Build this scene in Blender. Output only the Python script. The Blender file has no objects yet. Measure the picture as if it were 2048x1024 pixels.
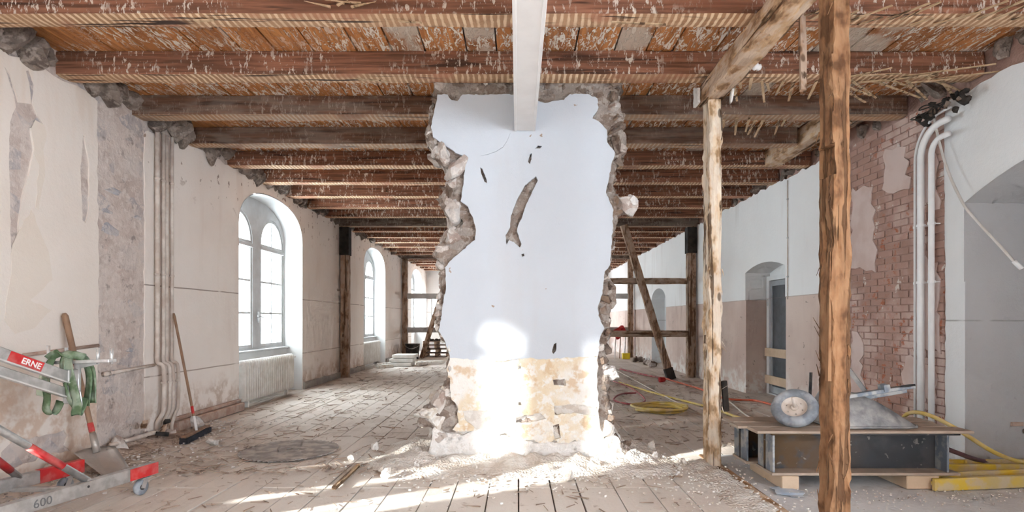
import bpy, bmesh, math, random
from mathutils import Vector, Matrix, noise, Euler
from mathutils.geometry import tessellate_polygon

S = bpy.context.scene
COL = S.collection
PI = math.pi

# ------------------------------------------------------------------ camera
CAMZ, F, CX, CY = 1.34, 1125.0, 1035.0, 640.0
cd = bpy.data.cameras.new('camera')
cam = bpy.data.objects.new('camera', cd); COL.objects.link(cam)
cam.location = (0, 0, CAMZ); cam.rotation_euler = (PI / 2, 0, 0)
cd.sensor_width = 36; cd.lens = F / 2048 * 36
cd.shift_x = -(CX - 1024) / 2048; cd.shift_y = (CY - 512) / 2048
cd.clip_start = 0.05; cd.clip_end = 300
S.camera = cam

# ------------------------------------------------------------------ sky, sun, exposure
W = bpy.data.worlds.new('sky'); S.world = W; W.use_nodes = True
bg = W.node_tree.nodes['Background']
bg.inputs[0].default_value = (0.82, 0.915, 1.0, 1); bg.inputs[1].default_value = 9.0
sd = bpy.data.lights.new('sun', 'SUN'); sun = bpy.data.objects.new('sun', sd); COL.objects.link(sun)
SUN_DIR = Vector((0.873, 0.487, -0.325)).normalized()
sun.rotation_euler = SUN_DIR.to_track_quat('-Z', 'Y').to_euler()
sun.location = (-30, -15, 20)
sd.energy = 20.0; sd.angle = math.radians(2.2); sd.color = (1.0, 0.96, 0.91)
vs = S.view_settings
vs.view_transform = 'Standard'; vs.look = 'None'; vs.gamma = 1.0; vs.use_curve_mapping = False
vs.exposure = 1.48
cy = S.cycles
cy.use_denoising = True
cy.use_adaptive_sampling = True; cy.adaptive_threshold = 0.09; cy.adaptive_min_samples = 14
cy.max_bounces = 6; cy.diffuse_bounces = 4; cy.glossy_bounces = 3; cy.transparent_max_bounces = 12
cy.caustics_reflective = False; cy.caustics_refractive = False
cy.sample_clamp_indirect = 8.0


def at(px, py, d):
    return Vector(((px - CX) * d / F, d, CAMZ + (CY - py) * d / F))


def on_floor(px, py, z=0.0):
    d = (CAMZ - z) * F / (py - CY)
    return Vector(((px - CX) * d / F, d, z))


# ------------------------------------------------------------------ materials
def mat(name):
    m = bpy.data.materials.new(name); m.use_nodes = True
    return m, G(m)


class G:
    """small node builder"""
    def __init__(s, m):
        s.t = m.node_tree; s.b = s.t.nodes['Principled BSDF']; s._pos = None

    def n(s, typ, **kw):
        x = s.t.nodes.new(typ)
        for k, v in kw.items(): setattr(x, k, v)
        return x

    def l(s, a, b): s.t.links.new(a, b)

    def put(s, v, sock):
        if isinstance(v, bpy.types.NodeSocket): s.l(v, sock)
        elif isinstance(v, (tuple, list)) and len(v) == 3 and len(getattr(sock, 'default_value', [0] * 3)) == 4: sock.default_value = (*v, 1)
        else: sock.default_value = v

    @property
    def pos(s):
        if s._pos is None: s._geo = s.n('ShaderNodeNewGeometry'); s._pos = s._geo.outputs['Position']
        return s._pos

    @property
    def nor(s):
        s.pos; return s._geo.outputs['Normal']

    def xyz(s, v):
        x = s.n('ShaderNodeSeparateXYZ'); s.l(v, x.inputs[0]); return x.outputs

    def rnd(s): return s.n('ShaderNodeObjectInfo').outputs['Random']

    def map(s, v=None, scale=(1, 1, 1), rot=(0, 0, 0), loc=(0, 0, 0)):
        x = s.n('ShaderNodeMapping'); s.l(v or s.pos, x.inputs[0])
        x.inputs['Scale'].default_value = scale; x.inputs['Rotation'].default_value = rot; x.inputs['Location'].default_value = loc
        return x.outputs[0]

    def noise(s, scale, detail=4, rough=.55, v=None, dist=0.0):
        x = s.n('ShaderNodeTexNoise'); s.l(v or s.pos, x.inputs['Vector'])
        x.inputs['Scale'].default_value = scale; x.inputs['Detail'].default_value = min(detail, 3.5)
        x.inputs['Roughness'].default_value = rough; x.inputs['Distortion'].default_value = dist
        return x.outputs[0]

    def voro(s, scale, v=None, feature='F1', out=0):
        x = s.n('ShaderNodeTexVoronoi', feature=feature); s.l(v or s.pos, x.inputs['Vector'])
        x.inputs['Scale'].default_value = scale
        return x.outputs[out]

    def step(s, v, a, b, lo=0.0, hi=1.0):
        x = s.n('ShaderNodeMapRange', interpolation_type='SMOOTHSTEP'); s.put(v, x.inputs[0])
        x.inputs[1].default_value = a; x.inputs[2].default_value = b; x.inputs[3].default_value = lo; x.inputs[4].default_value = hi
        return x.outputs[0]

    def m(s, op, a, b=0.0, c=0.0):
        x = s.n('ShaderNodeMath', operation=op); s.put(a, x.inputs[0]); s.put(b, x.inputs[1]); s.put(c, x.inputs[2])
        return x.outputs[0]

    def mix(s, f, a, b, mode='MIX'):
        x = s.n('ShaderNodeMix', data_type='RGBA', blend_type=mode)
        s.put(f, x.inputs[0]); s.put(a, x.inputs[6]); s.put(b, x.inputs[7])
        return x.outputs[2]

    def band(s, v, c, w):
        return s.step(s.m('ABSOLUTE', s.m('SUBTRACT', v, c)), w, w * .3)

    def bump(s, h, strength=.5, dist=.01, prev=None):
        x = s.n('ShaderNodeBump'); x.inputs['Strength'].default_value = strength; x.inputs['Distance'].default_value = dist
        s.l(h, x.inputs['Height'])
        if prev: s.l(prev, x.inputs['Normal'])
        return x.outputs[0]

    def out(s, col=None, rough=.9, nrm=None, metal=0.0, spec=.3):
        if col is not None: s.put(col, s.b.inputs['Base Color'])
        s.put(rough, s.b.inputs['Roughness']); s.put(metal, s.b.inputs['Metallic'])
        s.b.inputs['Specular IOR Level'].default_value = spec
        if nrm: s.l(nrm, s.b.inputs['Normal'])


MATS = {}


def simple(name, a, b=None, rough=.8, scale=6, metal=0.0, bump=.3, bscale=60, bdist=.004, spec=.3, dust=None, dz=.5):
    m, g = mat(name); b = b or tuple(x * .75 for x in a)
    c = g.mix(g.step(g.noise(scale, 5), .35, .65), a, b)
    if dust: c = g.mix(g.m('MULTIPLY', g.step(g.noise(9, 5), .42, .62), dz), c, dust)
    g.out(c, rough, g.bump(g.noise(bscale, 4), bump, bdist), metal, spec)
    MATS[name] = m
    return m


def plaster(name, a, b, stain=(.45, .30, .22), stain_amt=.35, lines=(), chips=.0, low=None, chip_z=0.0):
    m, g = mat(name)
    c = g.mix(g.step(g.noise(.9, 5), .35, .68), a, b)
    z = g.xyz(g.pos)[2]
    st = g.noise(1.0, 5, .6, g.map(scale=(2.2, 2.2, .35)))
    c = g.mix(g.m('MULTIPLY', g.step(st, .54, .72), stain_amt), c, stain)
    if low:                                                   # worn, dirtier paint near the floor: (z, colour)
        zz = g.m('ADD', z, g.m('MULTIPLY', g.noise(3.5, 6), .9))
        f = g.m('MULTIPLY', g.step(zz, low[0] + .75, low[0] + .25), g.step(g.noise(5, 6, .65), .42, .58))
        c = g.mix(f, c, low[1])
    if chips:
        ch = g.step(g.noise(7, 6, .6), .70 - chips, .715 - chips)
        if chip_z: ch = g.m('MULTIPLY', ch, g.step(z, chip_z, chip_z + .7))
        c = g.mix(ch, c, (.40, .31, .26))
    for zl, col in lines:
        zz = g.m('ADD', z, g.m('MULTIPLY', g.m('SUBTRACT', g.noise(2.5, 3), .5), .012))
        c = g.mix(g.m('MULTIPLY', g.band(zz, zl, .011), g.step(g.noise(4, 3), .25, .45)), c, col)
    g.out(c, .92, g.bump(g.noise(16, 3, .75), .35, .012))
    MATS[name] = m
    return m


def masonry(name, cols, scale=5, dust=None, dust_amt=.5, bdist=.05):
    m, g = mat(name)
    v = g.map(scale=(1, 1, 1.5))
    w = g.mix(.12, v, g.n('ShaderNodeTexNoise').outputs[1], 'ADD') if False else v
    cell = g.voro(scale, w, out=1)
    cx = g.xyz(cell)
    c = g.mix(g.step(cx[0], .2, .8), cols[0], cols[1])
    c = g.mix(g.step(cx[1], .55, .75), c, cols[2])
    c = g.mix(g.step(g.noise(14, 6, .65), .5, .62), c, cols[3])
    if dust: c = g.mix(g.m('MULTIPLY', g.step(g.noise(4, 6, .6), .4, .62), dust_amt), c, dust)
    c = g.mix(g.m('MULTIPLY', g.step(g.noise(5.5, 6, .7, g.map(loc=(4, 4, 4))), .60, .70), .7), c, tuple(x * .45 for x in cols[1]))
    g.out(c, .95, g.bump(g.noise(9, 4, .72), .9, bdist), spec=.2)
    MATS[name] = m
    return m


def joist_mat(name, brown, light, splat=.5, aged=0.0):
    m, g = mat(name); p = g.xyz(g.pos); nz = g.xyz(g.nor)[2]
    grain = g.noise(1, 6, .6, g.map(scale=(1.2, 30, 30)))
    rn = g.rnd()
    c = g.mix(g.step(grain, .35, .65), brown, tuple(x * .42 for x in brown))
    c = g.mix(g.m('MULTIPLY', rn, .45), c, tuple(x * .42 for x in brown))
    # plaster splashes left on the side faces
    sp = g.m('MULTIPLY', g.step(g.noise(1, 5, .7, g.map(scale=(36, 36, 12))), .555, .60), g.step(g.noise(2.3, 3), .36, .56))
    ck = g.step(g.noise(1, 3, .5, g.map(scale=(.7, 14, 14), loc=(2, 7, 3))), .60, .635)
    c = g.mix(g.m('MULTIPLY', ck, .8), c, (.05, .025, .018))
    c = g.mix(g.m('MULTIPLY', sp, splat), c, (.74, .66, .58))
    # imprint of the old laths on the underside: stripes across the beam
    wob = g.m('MULTIPLY', g.m('SUBTRACT', g.noise(2.2, 3), .5), 2.6)
    s = g.m('SINE', g.m('ADD', g.m('MULTIPLY', p[0], 2 * PI / .052), g.m('MULTIPLY', wob, 3)))
    s = g.m('ADD', s, g.m('MULTIPLY', g.m('SUBTRACT', g.noise(13, 4), .5), 2.2))
    under = g.mix(g.step(s, -.2, .7), (.44, .25, .14), light)
    under = g.mix(g.step(g.noise(1.7, 4), .44, .60), under, g.mix(.5, under, (.52, .32, .19)))
    under = g.mix(g.m('MULTIPLY', g.step(g.noise(2.2, 5), .50, .64), .75), under, tuple(x * 1.2 for x in brown))
    under = g.mix(g.step(g.noise(1, 4, .5, g.map(scale=(1.0, 26, 26))), .60, .66), under, (.07, .04, .03))
    c = g.mix(g.step(nz, -.55, -.8), c, under)
    if aged: c = g.mix(g.m('MULTIPLY', g.step(g.noise(2.0, 5, .6, g.map(scale=(1, 4, 4))), .40, .6), aged), c, (.36, .30, .25))
    h = g.m('ADD', grain, g.m('MULTIPLY', sp, .6))
    g.out(c, .85, g.bump(h, .6, .008))
    MATS[name] = m
    return m


def board_ceiling():
    m, g = mat('ceiling_boards'); p = g.xyz(g.pos); rn = g.rnd()
    grain = g.noise(1, 5, .6, g.map(scale=(26, 1.0, 1)))
    c = g.mix(g.step(grain, .35, .65), (.66, .29, .105), (.45, .18, .065))
    c = g.mix(g.step(rn, .3, 1.0), c, g.mix(.5, c, (.24, .10, .05)))
    # plaster that squeezed through the lath gaps: drips in lines along the boards
    wv = g.map(scale=(23, 5.0, 1))
    ln = g.m('ABSOLUTE', g.m('SUBTRACT', g.noise(1, 4, .6, g.map(scale=(15, 3.4, 1)), .5), .5))
    drip = g.m('MULTIPLY', g.step(ln, .034, .018), g.step(g.noise(1, 3, .5, g.map(scale=(16, 9, 1), loc=(5, 2, 0))), .42, .50))
    dots = g.m('MULTIPLY', g.step(g.noise(38, 4, .6), .60, .64), g.step(g.noise(5, 3), .42, .55))
    blob = g.step(g.noise(1, 6, .68, wv, .6), .565, .60)
    drip = g.m('MINIMUM', g.m('ADD', g.m('ADD', drip, dots), blob), 1.0)
    area = g.step(g.noise(.9, 3), .28, .46)
    c = g.mix(g.m('MULTIPLY', g.m('MULTIPLY', drip, area), .92), c, (.94, .89, .81))
    wash = g.m('MULTIPLY', g.step(rn, .86, .88), g.step(g.noise(3, 5), .40, .55))
    c = g.mix(g.m('MULTIPLY', wash, .85), c, (.66, .57, .48))
    g.out(c, .85, g.bump(g.m('ADD', g.m('MULTIPLY', drip, .8), g.m('MULTIPLY', grain, .2)), .8, .012))
    MATS['ceiling_boards'] = m


def hewn(name, a, b, dark=(.10, .05, .025), axis='z', pale=None, pale_amt=.6):
    m, g = mat(name)
    sc = {'z': (24, 24, 1.5), 'x': (1.5, 24, 24), 'y': (24, 1.5, 24)}[axis]
    gr = g.noise(1, 6, .62, g.map(scale=sc))
    chop = g.noise(1, 5, .6, g.map(scale=tuple(9 if x > 2 else 5 for x in sc)))
    c = g.mix(g.step(gr, .36, .62), a, b)
    if pale:
        c = g.mix(g.m('MULTIPLY', g.step(g.m('ADD', g.m('MULTIPLY', chop, .7), g.m('MULTIPLY', gr, .3)), .45, .56), pale_amt), c, pale)
    c = g.mix(g.m('MULTIPLY', g.step(chop, .47, .36), .75), c, tuple(x * .55 for x in b))
    crack = g.step(g.noise(1, 4, .5, g.map(scale=tuple(x * .9 if x > 2 else .8 for x in sc), loc=(3, 5, 1))), .585, .63)
    c = g.mix(g.m('MULTIPLY', crack, .85), c, dark)
    knot = g.step(g.voro(1.0, g.map(scale=tuple(7 if x > 2 else 3.2 for x in sc))), .17, .11)
    c = g.mix(g.m('MULTIPLY', knot, .8), c, dark)
    h = g.m('SUBTRACT', g.m('ADD', g.m('MULTIPLY', gr, .5), chop), g.m('MULTIPLY', crack, .6))
    g.out(c, .85, g.bump(h, .9, .022), spec=.2)
    MATS[name] = m
    return m


plaster('plaster_left', (.89, .825, .775), (.85, .77, .715), (.66, .52, .44), .3,
        lines=((1.735, (.38, .31, .27)), (.70, (.45, .37, .32))), chips=.075, chip_z=2.7, low=(.35, (.62, .50, .42)))
plaster('plaster_near', (.86, .79, .73), (.83, .745, .675), (.70, .54, .42), .5, chips=.0, low=(.75, (.68, .53, .43)))
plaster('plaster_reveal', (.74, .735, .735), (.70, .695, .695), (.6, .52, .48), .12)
plaster('plaster_right', (.90, .90, .905), (.87, .865, .87), (.50, .42, .38), .22, lines=((1.70, (.48, .38, .33)),))
plaster('plaster_bare', (.72, .585, .52), (.60, .46, .405), (.36, .22, .17), .6, chips=.02, low=(.3, (.80, .76, .72)))
plaster('plaster_recess_shade', (.52, .52, .535), (.48, .48, .495), (.45, .40, .37), .12, lines=((1.335, (.36, .36, .36)),), low=(.0, (.45, .41, .38)))  # white plaster of the near recess, its shade painted in as darker grey
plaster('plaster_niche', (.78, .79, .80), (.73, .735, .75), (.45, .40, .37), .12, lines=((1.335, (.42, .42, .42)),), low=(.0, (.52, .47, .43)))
plaster('pillar_white', (.61, .655, .72), (.58, .62, .68), (.56, .555, .57), .30, chips=-.015)
plaster('pillar_cream', (.84, .80, .74), (.76, .64, .48), (.66, .49, .32), .5, low=(.5, (.84, .81, .77)))
m, g = mat('pillar_cream')
c = g.mix(g.step(g.noise(2.6, 6, .6), .40, .60), (.85, .82, .775), (.78, .66, .49))
c = g.mix(g.m('MULTIPLY', g.step(g.noise(6, 6, .65), .52, .64), .8), c, (.68, .50, .32))
c = g.mix(g.m('MULTIPLY', g.step(g.noise(11, 6, .7), .48, .60), .85), c, (.86, .845, .82))
g.out(c, .95, g.bump(g.m('ADD', g.noise(9, 6, .65), g.m('MULTIPLY', g.noise(55, 4), .3)), .8, .025), spec=.15); MATS['pillar_cream'] = m
plaster('patch_damage', (.50, .42, .37), (.42, .34, .30), (.33, .25, .22), .5)
plaster('stain_tan', (.83, .75, .67), (.80, .70, .61), (.74, .58, .44), .4)
masonry('masonry_left', [(.62, .53, .485), (.55, .455, .41), (.46, .42, .42), (.68, .60, .555)], 3.6, (.70, .62, .575), .75, .02)
masonry('masonry_core', [(.29, .23, .195), (.21, .155, .125), (.33, .285, .255), (.42, .37, .335)], 9, (.50, .45, .41), .15, .05)
masonry('stone_grey', [(.50, .43, .39), (.40, .31, .27), (.54, .50, .48), (.66, .60, .56)], 6, (.78, .74, .70), .5, .03)
masonry('stone_dark', [(.19, .135, .105), (.12, .08, .065), (.24, .165, .12), (.28, .225, .19)], 6, (.46, .40, .36), .3, .03)
masonry('stone_pale', [(.78, .74, .70), (.70, .64, .58), (.82, .79, .76), (.66, .58, .50)], 7, (.86, .84, .81), .5, .03)
masonry('mortar_white', [(.82, .80, .78), (.78, .75, .72), (.84, .82, .80), (.70, .66, .62)], 10, (.88, .87, .86), .5, .04)
masonry('mortar_bed', [(.66, .61, .56), (.58, .51, .45), (.70, .66, .62), (.76, .72, .68)], 12, (.78, .75, .72), .5, .03)
masonry('stone_blue', [(.44, .44, .48), (.38, .375, .41), (.52, .50, .51), (.60, .56, .545)], 8, (.62, .57, .55), .4, .02)
masonry('stone_wall_top', [(.20, .155, .13), (.14, .105, .09), (.26, .21, .18), (.34, .285, .25)], 6, (.42, .36, .32), .25, .04)
joist_mat('joist', (.37, .165, .10), (.84, .64, .44), .9)
joist_mat('joist_old', (.24, .125, .08), (.60, .46, .335), .3, .35)
joist_mat('joist_main', (.17, .105, .075), (.40, .28, .19), .3, .4)
board_ceiling()
hewn('post_wood', (.27, .14, .07), (.15, .07, .034), axis='z', pale=(.40, .235, .13), pale_amt=.4)
hewn('post_pale', (.78, .62, .45), (.52, .32, .17), axis='z', pale=(.84, .77, .67), pale_amt=.65)
hewn('header_wood', (.60, .40, .24), (.42, .24, .13), axis='y', pale=(.72, .62, .52), pale_amt=.5)
hewn('frame_wood', (.42, .27, .18), (.28, .16, .10), axis='z', pale=(.55, .45, .37), pale_amt=.5)
hewn('frame_rail', (.40, .28, .20), (.28, .18, .12), axis='x', pale=(.55, .46, .39), pale_amt=.5)
hewn('lath_wood', (.68, .50, .33), (.52, .36, .22), axis='y')
hewn('plank_raw', (.70, .55, .42), (.58, .43, .31), axis='x')
simple('board_pale', (.66, .50, .36), (.58, .43, .30), .85, 5, bump=.3)
simple('charred', (.055, .045, .04), (.02, .018, .016), .9)
simple('grey_board', (.50, .48, .47), (.40, .385, .38), .85)
simple('white_paint', (.76, .74, .735), (.72, .70, .695), .55, bump=.08)
simple('window_paint', (.56, .56, .565), (.50, .495, .495), .5, bump=.08)
simple('radiator_paint', (.80, .77, .73), (.70, .66, .61), .5, bump=.08, dust=(.60, .52, .46), dz=.3)
simple('pipe_paint', (.74, .67, .61), (.60, .51, .45), .6, 8, dust=(.50, .40, .34), dz=.45)
simple('pipe_white', (.83, .83, .84), (.78, .78, .79), .45, bump=.06)
simple('conduit_grey', (.66, .63, .60), (.58, .55, .52), .6)
simple('galvanised', (.60, .60, .60), (.44, .44, .44), .42, 14, .75, .12, 90)
simple('alu_bright', (.78, .78, .78), (.66, .66, .66), .35, 14, .6, .1, 90)
simple('red_paint', (.62, .03, .03), (.50, .025, .03), .5, bump=.1, dust=(.60, .45, .40), dz=.2)
simple('white_print', (.85, .84, .83), (.80, .79, .78), .6, bump=.05)
simple('black_marker', (.15, .15, .155), (.22, .22, .22), .6)
simple('green_sling', (.11, .17, .09), (.17, .25, .14), .9, 18, dust=(.45, .50, .43), dz=.5)
simple('pale_sling', (.72, .78, .68), (.60, .70, .55), .85, 18)
simple('rubber_grey', (.26, .29, .33), (.20, .22, .25), .75, 20, dust=(.50, .52, .55), dz=.55)
simple('rubber_black', (.035, .035, .038), (.02, .02, .022), .8, dust=(.25, .22, .2), dz=.3)
simple('rim_cream', (.72, .66, .60), (.58, .50, .44), .7, dust=(.78, .74, .70), dz=.4)
simple('handle_wood', (.34, .215, .14), (.25, .15, .10), .75)
simple('shovel_metal', (.50, .46, .42), (.36, .33, .31), .5, 9, .45, dust=(.62, .54, .48), dz=.5)
simple('bristle', (.05, .05, .065), (.03, .03, .035), .95)
simple('saw_steel', (.33, .29, .265), (.26, .225, .205), .85, 6, .0, dust=(.50, .43, .38), dz=.85)
simple('tray_steel', (.22, .225, .235), (.36, .36, .365), .5, 7, .5, .4, 25, .01, dust=(.55, .53, .51), dz=.5)
simple('girder_top', (.46, .37, .30), (.38, .30, .24), .85, 5)
simple('hose_yellow', (.72, .53, .13), (.62, .44, .12), .55, dust=(.72, .62, .45), dz=.4)
simple('hose_red', (.40, .07, .07), (.30, .05, .06), .6, dust=(.50, .35, .32), dz=.4)
simple('hose_orange', (.75, .16, .07), (.62, .13, .07), .6, dust=(.60, .40, .33), dz=.35)
simple('hose_pale', (.70, .62, .54), (.60, .52, .45), .7)
simple('hose_purple', (.16, .09, .11), (.11, .065, .08), .6)
simple('yellow_beam', (.72, .50, .05), (.58, .46, .22), .65, 3, dust=(.58, .49, .38), dz=.75)
simple('bucket_black', (.045, .04, .04), (.03, .028, .028), .55, dust=(.25, .2, .18), dz=.3)
simple('pallet_wood', (.28, .18, .13), (.20, .125, .09), .9)
simple('red_cloth', (.60, .05, .05), (.45, .035, .04), .85)
simple('yellow_plastic', (.80, .62, .03), (.70, .5, .03), .6)
simple('blue_film', (.35, .46, .62), (.60, .66, .72), .3)
simple('splinter_wood', (.27, .19, .145), (.44, .345, .28), .95)
simple('plinth_stone', (.42, .39, .36), (.33, .30, .275), .95, 5, bump=.6, bscale=20)
simple('sill_brown', (.42, .27, .21), (.50, .36, .29), .85, dust=(.60, .50, .44), dz=.5)
simple('door_grey', (.40, .425, .45), (.34, .36, .385), .5)
simple('door_dark', (.13, .14, .155), (.10, .105, .115), .35)
simple('under_dark', (.16, .125, .105), (.10, .08, .07), .95)
simple('sun_block_render', (.62, .60, .57), (.55, .53, .50), .9)
simple('cloth_dark', (.14, .12, .11), (.09, .08, .075), .9)


def floor_mats():
    for nm, a, b in (('floor_plank', (.68, .60, .54), (.58, .50, .44)),):
        m, g = mat(nm); rn = g.rnd(); p = g.xyz(g.pos)
        grain = g.noise(1, 5, .6, g.map(scale=(28, 1.4, 1)))
        c = g.mix(g.step(grain, .35, .65), a, b)
        c = g.mix(g.m('MULTIPLY', rn, .35), c, (.44, .345, .29))
        # plaster dust: thick around the pillar and in front of it, thinner further on
        dx = g.m('SUBTRACT', p[0], .15); dy = g.m('SUBTRACT', p[1], 4.3)
        rr = g.m('SQRT', g.m('ADD', g.m('MULTIPLY', g.m('MULTIPLY', dx, dx), .32), g.m('MULTIPLY', g.m('MULTIPLY', dy, dy), .55)))
        near = g.step(g.m('ADD', rr, g.m('MULTIPLY', g.m('SUBTRACT', g.noise(1.3, 5), .5), 1.6)), 2.4, .7)
        c = g.mix(g.m('MULTIPLY', near, .88), c, (.80, .76, .715))
        gen = g.step(g.noise(1.1, 6, .6), .38, .62)
        c = g.mix(g.m('MULTIPLY', gen, .7), c, (.74, .67, .615))
        c = g.mix(g.m('MULTIPLY', g.step(g.noise(6, 6, .7), .60, .70), .55), c, (.30, .22, .175))
        h = g.m('ADD', g.m('MULTIPLY', grain, .3), g.noise(22, 5, .7))
        g.out(c, .95, g.bump(h, .6, .008), spec=.15)
        MATS[nm] = m
    m, g = mat('concrete')
    c = g.mix(g.step(g.noise(1.6, 6), .35, .65), (.70, .70, .71), (.60, .60, .61))
    c = g.mix(g.m('MULTIPLY', g.step(g.noise(5, 6, .65), .55, .68), .5), c, (.50, .46, .43))
    g.out(c, .93, g.bump(g.noise(25, 5, .7), .5, .008), spec=.15); MATS['concrete'] = m
    m, g = mat('dust')
    c = g.mix(g.step(g.noise(5, 6, .6), .4, .6), (.82, .785, .745), (.68, .61, .55))
    g.out(c, .98, g.bump(g.m('ADD', g.noise(14, 6, .7), g.m('MULTIPLY', g.voro(45), .6)), 1.0, .02), spec=.1); MATS['dust'] = m
    m, g = mat('dust_brown')
    c = g.mix(g.step(g.noise(5, 6, .6), .4, .6), (.56, .45, .38), (.40, .30, .245))
    g.out(c, .98, g.bump(g.m('ADD', g.noise(14, 6, .7), g.m('MULTIPLY', g.voro(45), .6)), 1.0, .02), spec=.1); MATS['dust_brown'] = m
    # painted brickwork
    m, g = mat('brick_painted'); rn = g.rnd()
    c = g.mix(rn, (.47, .295, .245), (.39, .235, .19))
    c = g.mix(g.step(g.noise(1.3, 5), .44, .62), c, (.62, .47, .42))
    c = g.mix(g.m('MULTIPLY', g.step(g.noise(9, 6, .65), .56, .62), g.step(g.noise(1.2, 2), .45, .60)), c, (.42, .15, .085))
    c = g.mix(g.m('MULTIPLY', g.step(g.noise(6, 6, .7), .62, .68), .8), c, (.74, .68, .64))
    g.out(c, .95, g.bump(g.noise(26, 6, .65), .7, .012), spec=.2); MATS['brick_painted'] = m
    m, g = mat('brick_mortar')
    c = g.mix(g.step(g.noise(4, 5), .4, .6), (.44, .29, .245), (.34, .21, .175))
    g.out(c, .97, g.bump(g.noise(30, 5, .65), .8, .015)); MATS['brick_mortar'] = m
    m, g = mat('brick_render')
    c = g.mix(g.step(g.noise(3, 5), .4, .6), (.66, .53, .49), (.60, .455, .41))
    g.out(c, .95, g.bump(g.noise(18, 5), .5, .01)); MATS['brick_render'] = m
    # steel girder web: dark mill scale, rust at one end
    m, g = mat('girder_steel'); p = g.xyz(g.pos)
    c = g.mix(g.step(g.noise(4, 6), .4, .6), (.05, .054, .062), (.085, .085, .09))
    ru = g.m('MULTIPLY', g.step(p[0], 3.0, 2.1), g.step(g.noise(5, 6, .6), .34, .52))
    c = g.mix(g.m('MULTIPLY', ru, .85), c, (.17, .098, .045))
    c = g.mix(g.m('MULTIPLY', g.step(g.noise(13, 5, .6), .64, .68), .6), c, (.42, .40, .37))
    g.out(c, g.mix(ru, (.38,) * 3, (.85,) * 3), g.bump(g.noise(40, 4), .2, .004), .35, .5); MATS['girder_steel'] = m
    m, g = mat('girder_blue')
    c = g.mix(g.step(g.noise(12, 5), .42, .6), (.20, .235, .28), (.42, .42, .42))
    g.out(c, .55, g.bump(g.noise(30, 4), .3, .006), .3, .4); MATS['girder_blue'] = m
    # window glass: clear, thin
    m, g = mat('window_glass')
    tr = g.n('ShaderNodeBsdfTransparent'); tr.inputs[0].default_value = (.96, .98, .97, 1)
    gl = g.n('ShaderNodeBsdfGlossy'); gl.inputs['Roughness'].default_value = .05
    mx = g.n('ShaderNodeMixShader'); mx.inputs[0].default_value = .05
    g.l(tr.outputs[0], mx.inputs[1]); g.l(gl.outputs[0], mx.inputs[2])
    g.l(mx.outputs[0], g.t.nodes['Material Output'].inputs[0]); MATS['window_glass'] = m


floor_mats()


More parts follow.
